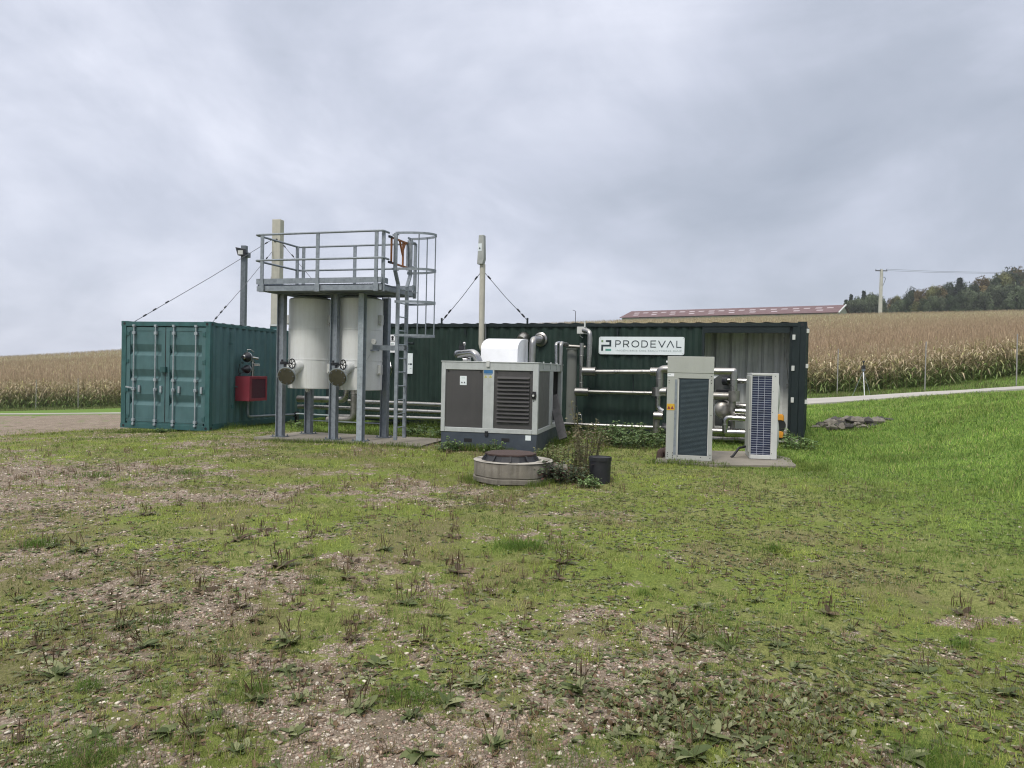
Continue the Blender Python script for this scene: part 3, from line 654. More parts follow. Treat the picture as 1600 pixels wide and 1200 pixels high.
# ------------------------------------------------------------------ pipework along the container
def flange(mb, c, ax, r, w=.03): mb.lathe([(r, -w/2), (r, w/2)], c, 18, ax)
def P_(fr, l): return [fr.loc_of(BC.w(*BC.t(px, py, t))) for px, py, t in l]
def pipe_bands(mb, pts, r):
    """overlap seams of the metal jacket"""
    for a, b in zip(pts[:-1], pts[1:]):
        L = (b-a).length; d = (b-a).normalized(); k = 0
        if L < r*5: continue
        s = r*2.4
        while s < L-r*2: mb.lathe([(r, -.012), (r*1.045+.001, -.008), (r*1.045+.001, .008), (r, .012)], a+d*s, 16, d, closed=False); s += .62
def prun(name, label, runs, mats=clad, cat='pipe', origin=None, sleeves=(), group=None, dets=None):
    """runs: list of (radius, [(px,py,depth in front of the container wall)...])"""
    f0 = runs[0][1][0]; bw = BC.w(*BC.t(*f0)); fr = Fr(name, label, cat, bw, 22.2, group)
    for i, (r, l) in enumerate(runs):
        mb = MB().tube(P_(fr, l), r, 16, fil=r*2.2)
        if r > .04: pipe_bands(mb, P_(fr, l), r)
        mb.build('pipe', mats[i] if isinstance(mats, (list, tuple)) else mats, fr.o)
    for r, l in sleeves:
        a, b = P_(fr, l); mb = MB().cyl(a, b, r, 18); d = (b-a).normalized()
        mb.lathe([(r*1.03, -.01), (r*1.03, .01)], a+d*.02, 18, d); mb.lathe([(r*1.03, -.01), (r*1.03, .01)], b-d*.02, 18, d); mb.build('sleeve', clad, fr.o)
    if dets: dets(fr)
    return fr
prun('long_pipe', 'upper of the three long silver pipes low behind the tank frame', [(.058, [(545, 627, -.45), (640, 630.5, -.45), (700, 633, -.45)])], clad, group='long pipes in front of the green container')
prun('long_pipe', 'middle one of the three long silver pipes low behind the tank frame', [(.058, [(466, 635, -.55), (560, 638.5, -.55), (700, 644.5, -.45)])], clad, group='long pipes in front of the green container')
prun('long_pipe', 'lowest of the three long silver pipes low behind the tank frame', [(.050, [(520, 650, -.7), (600, 651.5, -.7), (720, 655.5, -.7), (900, 663.5, -.55), (1050, 669, -.45)])], clad, group='long pipes in front of the green container')
prun('thin_pipe', 'thin grey pipe running from the teal container to the silver elbow', [(.022, [(463, 646.3, -.75), (524, 649.6, -.75)])], galv_lt)
# left silver pipe with the elbow up to the first tank
prun('tank_pipe', 'fat silver pipe bending up into the underside of the left tank', [(.085, [(466, 623, -.8), (500, 624, -.8), (540.5, 625, -.8), (543, 600, -.8)])], clad, sleeves=[(.092, [(466, 623, -.8), (472, 623.2, -.8)])])
prun('drain_pipe', 'brown lagged pipe dropping between the tanks and elbowing left', [(.088, [(553.5, 602, -1.1), (553, 655.5, -1.1), (512, 656, -1.1)])], dullpipe)
# cooling circuit right of the chiller
prun('cooling_pipe', 'upper silver pipe with an end sleeve, level behind the sign pole of pipes', [(.052, [(912, 581, -.42), (1020, 581, -.42), (1045, 580.5, -.42)])], clad, sleeves=[(.105, [(911, 580, -.42), (931, 580.5, -.42)]), (.10, [(1017, 581, -.42), (1030, 581, -.42)])])
prun('cooling_pipe', 'lower silver pipe with an end sleeve, level below the upper one', [(.045, [(900, 611.5, -.42), (1000, 614, -.42), (1026, 614.3, -.42)])], clad, sleeves=[(.098, [(899.5, 612, -.42), (920, 612.5, -.42)])])
prun('vertical_pipe', 'square-topped vertical silver pipe between the two level pipes', [(.048, [(908, 606, -.42), (909, 536, -.42)])], clad)
prun('hooked_pipe', 'silver pipe hooking over at the top beside the small grey junction box', [(.058, [(920, 574, -.42), (922, 518, -.42), (912, 516, -.30)])], clad)
prun('cross_pipe', 'dull grey pipe crossing level below the junction box', [(.04, [(878, 538, -.30), (890, 541, -.28), (915, 542.5, -.24)])], dullpipe)
jb = BC.t(901.5, 521.5, -.25); jb1 = BC.t(913.5, 510.5, -.25)
JB = Fr('junction_box', 'small pale grey box under the container eaves beside the hooked pipe', 'junction box', BC.w(jb.x, -.26, jb.z), 22.2)
MB().box(0, jb1.x-jb.x, 0, .22, 0, jb1.z-jb.z).build('box_body', offwhite, JB.o, bevel=.006); MB().tube([(.05, .1, 0), (.05, .1, -.05), (.12, .1, -.09)], .008).tube([(.16, .1, jb1.z-jb.z), (.16, .1, jb1.z-jb.z+.14)], .02).build('cable', offwhite, JB.o)
# pipe drop with the white tap
prun('drain_tap', 'thin bent steel tap pipe above the low silver pipe', [(.016, [(904, 648, -.5), (908.5, 648, -.5), (909, 668, -.5)]), (.008, [(899, 612, -.35), (902, 640, -.38), (905, 650, -.45)])], [inox, darksteel])
prun('pipe_bracket', 'slim dark support strut between the two level pipes', [(.014, [(989, 583, -.28), (990, 622, -.28)])], green_fr)

# manifold left of the grey cooler
def dets(fr):
    a = P_(fr, [(1031, 655, -1.2)])[0]
prun('pipe_riser', 'silver pipe riser with stubby elbows just left of the tall grey cooler', [(.085, [(1046, 577, -1.0), (1031.5, 577, -1.0), (1030.5, 612, -1.0)]), (.062, [(1028.5, 612, -1.0), (1027.5, 638, -1.0), (1036, 643, -1.0)]), (.085, [(1022, 649, -1.1), (1036, 650, -1.1)]), (.075, [(1026, 650, -1.0), (1025, 676, -1.0)])],
     [clad, inox, clad, dullpipe], sleeves=[(.115, [(1027, 605, -1.0), (1027, 619, -1.0)]), (.10, [(1026, 612, -1.0), (1042, 612, -1.0)])], cat='pipe')
prun('elbow_cap', 'dark pipe flange beside the foot of the silver riser', [(.12, [(1034, 668, -.9), (1046, 672, -.9)])], darksteel)
# pump group between the two coolers, standing in the open bay
PG = Fr('pump_manifold', 'cluster of silver pipes, elbows and a round strainer between the two coolers', 'pipework', BC.w(*BC.t(1130, 690, -.3)), 22.2)
def pg(l): return [PG.loc_of(BC.w(*BC.t(px, py, t))) for px, py, t in l]
for r, mt_, l in ((.078, clad, [(1100, 580, -.9), (1144.5, 580.5, -.9), (1147, 580, -.9), (1146, 615, -.9)]),
                  (.062, inox, [(1148, 595, -.3), (1170, 595.5, -.3)]), (.035, inox, [(1137, 593.5, -.5), (1148, 594, -.5)]),
                  (.080, dullpipe, [(1100, 618, -.8), (1140, 619, -.8)]),
                  (.070, dullpipe, [(1145, 620, -.9), (1143.5, 645, -.9), (1150, 648, -.9), (1170, 646, -.9)]),
                  (.062, clad, [(1148, 634, -.4), (1172, 635, -.4)]),
                  (.070, inox, [(1149, 642.5, -.95), (1170, 644, -.95)]),
                  (.062, inox, [(1170, 655, -1.0), (1133, 652, -1.0), (1133, 676, -1.0)]),
                  (.070, clad, [(1100, 673, -.9), (1132, 674, -.9)]), (.092, inox, [(1133, 676, -.95), (1172, 677, -.95)]),
                  (.060, clad, [(1100, 685, -.7), (1172, 688, -.7)]), (.05, dullpipe, [(1145, 655, -.8), (1144, 672, -.8)])):
    mb = MB().tube(pg(l), r, 16, fil=r*1.8); pipe_bands(mb, pg(l), r); mb.build('pipe', mt_, PG.o)
c = pg([(1147, 619, -.9)])[0]; MB().cyl(c-Vector((0, 0, .11)), c+Vector((0, 0, .11)), .115, 16).build('sleeve', dullpipe, PG.o)
c = pg([(1131, 640, -.7)])[0]; MB().lathe([(.05, -.12), (.14, -.11), (.19, -.05), (.20, .05), (.15, .1), (.06, .12)], c, 24, (.3, -1, .1)).build('strainer_body', dullpipe, PG.o)
MB().lathe([(.205, -.012), (.205, .012)], c, 24, (.3, -1, .1)).build('strainer_flange', galv_lt, PG.o)
MB().cyl(c+Vector((0, 0, .17)), c+Vector((0, 0, .27)), .03).build('strainer_port', inox, PG.o)
c = pg([(1135, 595, -.4)])[0]; MB().lathe([(.03, -.1), (.10, -.06), (.10, .06), (.03, .1)], c, 18, (1, -.4, 0)).build('valve_body', darksteel, PG.o)
c = pg([(1133, 612, -.4)])[0]; MB().box(c.x-.18, c.x+.12, c.y-.08, c.y+.08, c.z-.03, c.z+.05).build('motor_bracket', black, PG.o, bevel=.01)
c = pg([(1133, 594, -.2)])[0]; MB().box(c.x-.22, c.x+.15, c.y, c.y+.12, c.z-.28, c.z+.2).box(c.x-.2, c.x+.2, c.y, c.y+.15, c.z-1.0, c.z-.28).build('pump_frame', innerd, PG.o, bevel=.01)
c = pg([(1120, 585.5, -.9)])[0]; MB().beam(c-Vector((.08, 0, .07)), c+Vector((.05, 0, .03)), .02, .06).build('bracket', white, PG.o)
c = pg([(1159, 672, -.2)])[0]; MB().box(c.x-.22, c.x+.2, c.y, c.y+.2, c.z-.02, c.z+.36).build('junction_cabinet', beige, PG.o, bevel=.005)
# yellow machine guard and boards at the bay
q0 = BC.t(1216.5, 684, -.25); q1 = BC.t(1224.5, 648, -.25)
YG = Fr('yellow_pump', 'yellow and black pump body peeping out right of the white fan unit', 'pump', BC.w(q0.x-.12, -.25, q0.z), 22.2)
w2 = q1.x-q0.x+.12; h2 = q1.z-q0.z
MB().prism([(0, 0), (w2, 0), (w2, h2*.25), (w2*.8, h2*.28), (0, h2*.28)], (0, .25, 0)).prism([(0, h2*.75), (w2*.8, h2*.75), (w2, h2*.72), (w2, h2*.92), (w2*.85, h2), (0, h2)], (0, .25, 0)).build('yellow_body', yellow, YG.o, bevel=.01)
MB().lathe([(h2*.33, 0), (h2*.33, .22)], (w2*.42, .02, h2*.5), 20, (0, 1, 0)).build('motor', black, YG.o)
q0 = BC.t(1227, 689, -.15); 
BD = Fr('board_step', 'weathered grey slatted board lying at the foot of the bay post', 'board', BC.w(q0.x, -.30, q0.z-.02), 22.2)
mb = MB()
for i in range(6): mb.box(-.12, .26, i*.075, i*.075+.062, .0+i*.012, .025+i*.012)
mb.build('slats', woodm, BD.o, bevel=.003)
# ------------------------------------------------------------------ tank frame
PA = 17.0
TF = Fr('tank_platform', 'galvanised steel frame with railed walkway and caged ladder over the two white tanks', 'platform', (-4.68, 15.5, .05), PA)
o = TF.o
def hbeam(mb, x, y, z0, z1, w=.145, d=.135, t=.012):
    mb.box(x-w/2, x+w/2, y-d/2, y-d/2+t, z0, z1); mb.box(x-w/2, x+w/2, y+d/2-t, y+d/2, z0, z1); mb.box(x-t/2, x+t/2, y-d/2+t, y+d/2-t, z0, z1)
def hbeam2(mb, x, y, z0, z1, w=.145, d=.135, t=.012):
    mb.box(x-d/2, x-d/2+t, y-w/2, y+w/2, z0, z1); mb.box(x+d/2-t, x+d/2, y-w/2, y+w/2, z0, z1); mb.box(x-d/2+t, x+d/2-t, y-t/2, y+t/2, z0, z1)
LEGS = [(TF.t(437.5, 683, 0).x, 0, 2, galv), (TF.t(520.5, 684, 0).x, 0, 2, galv), (TF.t(563, 688, -.02).x, -.02, 1, galv_lt), (TF.t(482, 679, .92).x, .92, 2, galv), (TF.t(600, 682, .92).x, .92, 2, galv)]
print('LEGS', LEGS)
ZD = 2.90
for x, y, k, mt_ in LEGS:
    mb = MB(); (hbeam if k == 1 else hbeam2)(mb, x, y, .016, ZD, w=.125, d=.15)if k == 2 else hbeam(mb, x, y, .016, ZD, w=.115)
    lg = mb.build('leg', mt_, o, smooth=False)
    fb = MB().box(x-.15, x+.15, y-.11, y+.11, 0, .015)
    for a in (-.125, .125):
        for b in (-.07, .07): fb.cyl((x+a, y+b, .015), (x+a, y+b, .05), .014, 8)
    fb.build('foot_plate', galv_dk, lg)
X0, X1, Y0, Y1 = -.21, 2.50, -.60, .86
mb = MB()
for y in (Y0, 0.2, Y1-.07): mb.box(X0, X1, y, y+.008, ZD, ZD+.10); mb.box(X0, X1, y+.0085, y+.06, ZD, ZD+.008); mb.box(X0, X1, y+.0085, y+.06, ZD+.092, ZD+.10)
mb.build('deck_beam', galv, o, bevel=.003)
mb = MB()
for x in (X0+.001, .9, X1-.06): MB().box(x, x+.058, Y0+.061, Y1-.071, ZD+.01, ZD+.09).build('cross_beam', galv, o, bevel=.003)
mb = MB()
for i in range(int((X1-X0)/.034)): x = X0+.02+i*.034; mb.box(x, x+.004, Y0+.02, Y1-.02, ZD+.101, ZD+.13)
for i in range(17): y = Y0+.03+i*.1; mb.box(X0, X1, y, y+.006, ZD+.106, ZD+.122)
mb.build('grating', galv_dk, o, smooth=False)
MB().box(X0+.06, X1-.06, Y0+.07, Y1-.07, ZD+.02, ZD+.028).build('deck_plate', galv_dk, o)
tb = ZD+.138
mb = MB().box(X0-.006, X1, Y0-.008, Y0-.002, tb, tb+.105).box(X0-.008, X0-.002, Y0, Y1, tb, tb+.105).box(X0, X1, Y1+.002, Y1+.008, tb, tb+.105).box(X1+.002, X1+.008, Y0, -.35, tb, tb+.105).box(X1+.002, X1+.008, .75, Y1, tb, tb+.105)
mb.build('toe_board', galv, o)
ZR = 4.00
RAILZ = (ZR, ZR-.50)
YG0, YG1 = TF.s_(608, 368, X1+.02).y, .44      # gap for the ladder
mb = MB()
for z in RAILZ:
    e = .10
    mb.tube([(X1+.02, YG0, z), (X1+.02, Y0-.02, z), (X0-.02, Y0-.02, z), (X0-.02, Y1+.02, z), (X1+.02, Y1+.02, z), (X1+.02, YG1+.25, z)], .021, 10, fil=.06)
mb.build('handrail', galv, o)
def post(x, y): MB().box(x-.035, x+.035, y-.012, y+.012, ZD-.02, ZR-.01).build('rail_post', galv, o, bevel=.002)
fx = [TF.t(px, 440, Y0).x for px in (410, 496.5, 588)]
for x in fx: post(x, Y0-.02)
post(X1+.0, Y0+.05)
for px in (474, 554): q_ = TF.t(px, 430, Y1+.02); post(q_.x, Y1+.02)
post(X0-.0, Y1-.06)
post(X1, Y1+.02)
mb = MB(); 
for x in fx: mb.box(x-.05, x+.05, Y0-.035, Y0-.012, ZD-.02, ZD+.13)
mb.build('post_bracket', galv, o, bevel=.003)
# diagonal stiffener, low brace
MB().box(.07, 1.75, .91, .925, .28, .30).build('low_brace', galv_lt, o)
MB().box(1.87, 2.62, .30, .36, 1.80, 1.90).box(1.55, 2.0, .26, .34, 1.78, 1.81).build('ladder_bracket', galv, o)
# ladder: two flared stiles, rungs, hoops
LX = TF.t(617.5, 686, -.08).x; LY0, LY1 = -.08, .32; print('LX', LX)
lad = MB()
for y, s in ((LY0, -1), (LY1, 1)):
    lad.beam((LX, y, .07), (LX, y, ZD+.14), .022, .075, up=(0, 1, 0)) if False else lad.box(LX-.035, LX+.035, y-.02, y+.02, .06 if s < 0 else .08, ZD+.16)
    lad.add([(LX-.035, y-.02, ZD+.16), (LX+.035, y-.02, ZD+.16), (LX+.035, y+.02, ZD+.16), (LX-.035, y+.02, ZD+.16)]+[(LX+a, y+b+s*.14, ZD+.40) for a, b in ((-.035, -.02), (.035, -.02), (.035, .02), (-.035, .02))], [(0, 4, 5, 1), (1, 5, 6, 2), (2, 6, 7, 3), (3, 7, 4, 0)])
    lad.box(LX-.035, LX+.035, y+s*.14-.02, y+s*.14+.02, ZD+.40, ZR+.02)
    lad.box(X1+.02, LX-.035, y+s*.14-.012, y+s*.14+.012, ZR-.03, ZR); lad.box(X1+.02, LX-.035, y+s*.14-.012, y+s*.14+.012, ZD+.42, ZD+.46)
ladder = lad.build('ladder', galv, o, bevel=.003)
for i in range(11):
    z = .30+i*.268; MB().cyl((LX, LY0, z), (LX, LY1, z), .013, 8).build('rung', galv_lt, ladder)
yc = (LY0+LY1)/2
for z in (ZR+.02, ZR-.66, ZR-1.28, ZR-1.92):
    w_h = .35 if z > ZR-1 else .34
    pts = [(LX+.68*math.sin(R(a))**.85, yc-w_h*math.cos(R(a)), z) for a in range(0, 181, 12)]
    hp = MB()
    for a, b in zip(pts[:-1], pts[1:]): hp.beam(a, b, .008, .045)
    hp.beam((LX, LY0, z), pts[0], .008, .045); hp.beam((LX, LY1, z), pts[-1], .008, .045)
    hp.build('cage_hoop', galv, ladder)
for a in (38, 90, 150):
    x = LX+.675*math.sin(R(a))**.85; y = yc-.338*math.cos(R(a))
    MB().box(x-.004, x+.004, y-.02, y+.02, ZR-1.94, ZR+.03).build('cage_strap', galv, ladder)
# orange self-closing gate
gx = X1+.03; gz0 = ZR-.55; gz1 = ZR-.07
GA = TF.s_(611, 390, gx).y; GB = TF.s_(629, 400, gx).y; print('gate', YG0, GA, GB)
gm_ = MB().beam((gx, YG0+.06, gz1), (gx, YG1-.0, gz1), .03, .035).beam((gx, YG0+.06, gz0), (gx, YG1, gz0), .03, .035).box(gx-.015, gx+.015, GA, GA+.035, gz0, gz1).box(gx-.015, gx+.015, GB, GB+.035, gz0, gz1).beam((gx, GB-.14, gz1), (gx, GB, gz1-.26), .03, .035).beam((gx, GB+.12, gz1), (gx, GB+.02, gz1-.16), .03, .03)
gate = gm_.build('gate', orange, o, bevel=.003)
for z in (gz0, gz1): MB().box(gx-.018, gx+.018, YG0-.02, YG0+.10, z-.02, z+.02).build('gate_socket', darksteel, gate)
MB().box(gx-.02, gx+.02, YG1-.02, YG1+.02, gz0-.05, gz1+.03).build('gate_post', galv, gate)

# ------------------------------------------------------------------ tanks
def tank(cx_, cy_, label, extra):
    f = Fr('storage_tank', label, 'tank', TF.w(cx_, cy_, .99), PA, 'white tanks under the steel platform')
    r = .452; h = ZD-.99-.0; pr = [(r*.3, 0), (r-.01, 0), (r, .01)]
    for z in (.60, 1.22):
        pr += [(r, z-.012), (r+.006, z-.010), (r+.006, z+.010), (r, z+.012)]
    pr += [(r, h-.08), (r-.02, h-.06), (r*.7, h-.02), (.05, h-.01)]
    MB().lathe(pr, (0, 0, 0), 64).build('shell', tankw, f.o)
    # side lugs with their bolts
    for a, z in ((-172, 1.42), (-172, .42), (-5, 1.42), (-5, .42)):
        d_ = Vector((math.cos(R(a)), math.sin(R(a)), 0)); p_ = d_*(r+.03)+Vector((0, 0, z))
        q_ = MB().box(p_.x-.035, p_.x+.035, p_.y-.05, p_.y+.05, z-.10, z+.10); q_.cyl((p_.x, p_.y-.09, z-.07), (p_.x, p_.y+.02, z-.07), .016, 8); q_.build('lug', offwhite, f.o, bevel=.003)
    # nozzle with gearbox valve, handwheel and blind flange
    dirn = Vector((.20, -.93, -.30)).normalized(); e2_ = Vector((-.07, -.72, .275)); e1_ = e2_-dirn*.16; e0 = Vector((.03, -.36, .47)); e05 = Vector((-.03, -.52, .44))
    MB().tube([e0, e05, e1_, e2_], .115, 24, fil=.12).build('nozzle', tankw, f.o)
    v = MB().lathe([(.15, 0), (.15, .05)], e2_, 28, dirn)
    vb = v.build('valve_body', darksteel, f.o)
    MB().lathe([(.186, .045), (.186, .072)], e2_, 28, dirn).build('flange_rim', galv_lt, vb)
    bf_ = MB().lathe([(.172, .068), (.172, .085), (.166, .09)], e2_, 28, dirn); bf_.build('blind_flange', M_blind, vb, angle=20)
    ax_ = dirn.orthogonal().normalized(); ay_ = dirn.cross(ax_)
    bo_ = MB()
    for k in range(8): c_ = e2_+dirn*.088+(ax_*math.cos(k*.785)+ay_*math.sin(k*.785))*.145; bo_.cyl(c_, c_+dirn*.018, .012, 6)
    bo_.build('flange_bolts', galv_dk, vb)
    up = Vector((0, 0, 1)); ir = Vector((.85, .53, 0)); tcm = Vector((.53, -.85, 0)); g0 = e2_+up*.16-ir*.05
    gb_ = MB().cyl(g0, g0+up*.09, .028, 10).beam(g0+up*.08-ir*.10, g0+up*.08+ir*.05, .07, .06); gb_.cyl(g0+up*.10-ir*.06, g0+up*.15-ir*.06, .025, 10); gb_.build('gearbox', darksteel, vb, bevel=.006)
    wc = g0+ir*.13+up*.07+tcm*.03; wn = (ir*.8+tcm*.6).normalized(); sd_ = wn.cross(up).normalized()
    wh = MB(); ring = [wc+(sd_*math.cos(t_)+up*math.sin(t_))*.095 for t_ in np.linspace(0, 2*math.pi, 25)[:-1]]; wh.tube(ring, .011, 8, closed=True)
    for k in range(3): t_ = k*math.pi/3+.3; u_ = (sd_*math.cos(t_)+up*math.sin(t_))*.09; wh.cyl(wc-u_, wc+u_, .007, 6)
    wh.cyl(wc, g0+up*.08, .012, 8); wh.build('handwheel', black, vb)
    # drain stub and a level pipe
    MB().cyl((.12, -.30, -.07), (.12, -.30, .02), .03, 10).box(.09, .15, -.34, -.26, -.05, .06).build('drain_stub', offwhite, f.o)
    if extra == 'L': MB().tube([(-r-.045, .02, .5), (-r-.045, .02, h-.05)], .022, 10).build('level_pipe', tankw, f.o)
    else:
        MB().tube([(r-.02, -.28, .98), (r+.05, -.34, .98)], .035, 10).cyl((r+.03, -.36, .98), (r+.03, -.30, .98), .055, 12).build('instrument', offwhite, f.o)
        MB().tube([(.05, -r-.004, .44), (.20, -r*.93-.008, .48), (.33, -r*.72-.01, .60), (.38, -r*.6-.014, .72)], .006, 6).build('cable', offwhite, f.o)
    return f
M_blind = M('olive_blind_flange', (.062, .058, .038), .6, .1, var=.2, scale=12, dirt=.4, dirtcol=(.06, .055, .04))
tank(.331, .52, 'left white cylindrical tank behind the outermost platform leg', 'L'); tank(1.475, .52, 'right white cylindrical tank beside the ladder', 'R')
# slab under the frame
def slab(name, label, pts, z, mat, h=.25):
    c_ = Vector((sum(p[0] for p in pts)/len(pts), sum(p[1] for p in pts)/len(pts), z-h)); n = len(pts); q_ = []
    for i in range(n):
        a = Vector(pts[i]); b = Vector(pts[(i+1) % n])
        for k in range(6): p = a.lerp(b, k/6); q_.append((p.x+random.uniform(-.025, .025), p.y+random.uniform(-.025, .025)))
    mb = MB().prism(q_, (0, 0, h), o=(0, 0, z-h), ux=(1, 0, 0), uy=(0, 1, 0)); ob = mb.build(name, mat, loc=c_, smooth=False); tag(ob, label, 'slab'); return ob
c4 = [TF.w(x, y, 0) for x, y in ((-.42, -.30), (3.25, -.32), (3.05, 1.35), (-.35, 1.35))]
slab('concrete_slab', 'worn concrete slab under the tank frame legs', [(p.x, p.y) for p in c4], .052, slabm)
# instrument panel and sheet on the container wall behind the ladder
q0 = BC.t(609, 551, -.12); q1 = BC.t(617.5, 523, -.12)
IP = Fr('instrument_panel', 'slim white instrument panel with two dark gauges, left of the ladder', 'instrument', BC.w(q0.x, -.12, q0.z), 22.2)
w_ = q1.x-q0.x; h_ = q1.z-q0.z
MB().box(0, w_, 0, .11, 0, h_*.62).build('lower_case', white, IP.o, bevel=.006); MB().box(0, w_, 0, .11, h_*.66, h_).build('upper_case', white, IP.o, bevel=.006)
MB().lathe([(.035, 0), (.035, .01)], (w_*.5, -.01, h_*.86), 16, (0, 1, 0)).lathe([(.03, 0), (.03, .01)], (w_*.5, -.01, h_*.75), 16, (0, 1, 0)).build('gauge', black, IP.o)
for z in (.12, .30, .46): MB().box(w_*.2, w_*.8, -.004, 0, h_*z, h_*z+.03).build('label_strip', ink_gr, IP.o)
q0 = BC.t(637, 584, -.02); q1 = BC.t(645, 552, -.02); w_ = q1.x-q0.x+.06; h_ = q1.z-q0.z
WS = Fr('wall_notice', 'white notice sheet with small dark marks behind the right ladder stile', 'notice', BC.w(q0.x-.06, -.022, q0.z), 22.2)
MB().box(0, w_, 0, .015, 0, h_).build('notice_board', signw, WS.o); MB().box(w_*.35, w_*.55, -.003, .001, h_*.45, h_*.5).box(w_*.6, w_*.9, -.003, .001, h_*.43, h_*.51).build('dark_mark', ink, WS.o); MB().box(w_*.6, w_*.85, -.003, .001, h_*.25, h_*.29).build('grey_mark', ink_gr, WS.o)
prun('valve_tap', 'bright metal valve on the green wall just left of the ladder', [(.022, [(610, 567, -.1), (611, 574, -.15), (613, 577, -.1), (610, 586, -.05)])], inox)
prun('wall_lamp', 'small dark bracket on the green wall right of the ladder', [(.03, [(637, 536, -.08), (646, 537, -.16)])], green_fr)

# ------------------------------------------------------------------ chiller box
pL = at(687.5, 701, 14.05)
CHL = Fr('chiller_unit', 'large grey and anthracite cooling unit with a louvred door and white roof hood', 'cooling unit', (pL.x, pL.y, .01), 12)
o = CHL.o; cw = CHL.t(839, 690, 0).x; cdp = 3.05; zb = CHL.t(687, 673.5, 0).z; ct = CHL.t(689, 565, 0).z
fw = .085
MB().box(0.01, cw-.01, 0.012, cdp-.01, 0, zb).build('base', base_bl, o, bevel=.008)
for px in (731, 789.5):
    q_ = CHL.t(px, 688, 0); MB().box(q_.x-.075, q_.x+.075, .0105, .02, q_.z-.035, q_.z+.035).build('fork_slot', black, o)
q_ = CHL.t(825, 684.5, 0); MB().box(q_.x-.05, q_.x+.05, .008, .013, q_.z-.045, q_.z+.045).build('sticker', signw, o)
x1p = CHL.t(754.5, 620, 0).x; x2p = CHL.t(771.5, 620, 0).x; x3p = CHL.t(832, 620, 0).x; zt = CHL.t(700, 577, 0).z
mb = MB().box(0, .078, 0, .09, zb, ct).box(x1p, x2p, .0, .06, zb+fw, zt).box(x3p, cw, 0, .09, zb, ct).box(.078, x3p, 0, .08, zb, zb+fw).box(.078, x3p, 0, .08, zt, ct)
mb.box(cw-.09, cw, .09, cdp, zb, zb+fw).box(cw-.09, cw, .09, cdp, zt, ct)
ys = CHL.s_(859, 620, cw).y; ys2 = CHL.s_(864, 620, cw).y
mb.box(cw-.06, cw, ys, ys2, zb+fw, zt).box(cw-.09, cw, cdp-.14, cdp, zb+fw, zt)
mb.box(0, .09, .09, cdp, zb, zb+fw).box(0, .09, .09, cdp, zt, ct).box(0, .09, cdp-.1, cdp, zb+fw, zt).box(.09, cw-.09, cdp-.09, cdp, zb, zb+fw).box(.09, cw-.09, cdp-.09, cdp, zt, ct)
mb.build('frame', frame_gr, o, bevel=.006)
MB().box(-.01, cw+.012, -.012, cdp+.01, ct, ct+.018).build('roof', frame_gr, o, bevel=.004)
MB().box(.078, x1p, .018, .05, zb+fw, zt).build('left_door', panel_dk, o, bevel=.004)
dr = MB().box(x2p, x3p, .022, .05, zb+fw, zt).build('louvred_door', panel_dk, o, bevel=.004)
mb = MB(); nl = 12; za = zb+fw+.10; zl = zt-.10
for i in range(nl):
    z = za+(zl-za)*(i+.5)/nl; hL = (zl-za)/nl
    mb.prism([(.022, z+hL*.42), (-.022, z-hL*.12), (-.022, z-hL*.22), (.022, z-hL*.05)], (x3p-x2p-.12, 0, 0), o=(x2p+.06, 0, 0), ux=(0, 1, 0), uy=(0, 0, 1))
mb.build('louvre', panel_dk, dr, smooth=False)
mb = MB()
for i in range(nl):
    z = za+(zl-za)*(i+.5)/nl; hL = (zl-za)/nl; mb.box(x2p+.062, x3p-.062, .0175, .0215, z-hL*.45, z-hL*.1)
mb.build('louvre_gap', black, dr, smooth=False)
for x in (.13, x1p-.05, x2p+.05, x3p-.05): MB().cyl((x, .008, zt-.03), (x, .022, zt-.03), .016, 10).build('quarter_turn_lock', black, o)
q_ = CHL.t(834, 618, 0); hb_ = MB().lathe([(.05, 0), (.05, .02), (.032, .022), (.03, .05)], (q_.x, 0, q_.z), 18, (0, -1, 0)).box(q_.x-.02, q_.x+.04, -.02, 0, q_.z-.07, q_.z+.07).build('isolator_knob', black, o)
MB().lathe([(.02, 0), (.02, .006)], (q_.x, -.052, q_.z), 14, (0, -1, 0)).build('knob_cap', offwhite, hb_)
MB().cyl((q_.x, -.006, q_.z-.10), (q_.x, 0, q_.z-.10), .01, 10).build('key_hole', black, o)
q0 = CHL.t(718.2, 601.5, 0); q1 = CHL.t(729, 587.5, 0)
pl = MB().box(q0.x, q1.x, .013, .018, q0.z, q1.z).build('warning_plate', signw, o)
for k in (.3, .7):
    c_ = q0.x+(q1.x-q0.x)*k; s_ = .018; MB().prism([(c_-s_, q0.z+.035), (c_+s_, q0.z+.035), (c_, q0.z+.035+s_*1.7)], (0, .003, 0), o=(0, .0105, 0)).build('warning_triangle', ink, pl)
MB().box(q0.x+.03, q1.x-.03, .0105, .013, q1.z-.04, q1.z-.032).build('text_line', ink_gr, pl)
q0 = CHL.t(756, 584.5, 0); q1 = CHL.t(770, 578.5, 0); MB().box(q0.x, q1.x, -.003, .0, q0.z+.012, q1.z).build('blue_sticker', blue_s, o); MB().box(q0.x+.01, q1.x-.01, -.003, 0, q0.z-.005, q0.z+.003).build('sticker_line', blue_s, o)
for px in (759, 766.5):
    q_ = CHL.t(px, 588.5, 0); MB().prism([(q_.x-.03, q_.z-.02), (q_.x+.03, q_.z-.02), (q_.x, q_.z+.03)], (0, .003, 0), o=(0, -.003, 0)).build('yellow_triangle', M_tri if 'M_tri' in globals() else yellow, o)
q_ = CHL.t(763, 569, 0)
MB().box(q_.x-.03, q_.x+.03, -.03, -.002, q_.z-.05, q_.z+.06).build('roof_clasp', offwhite, o, bevel=.004)
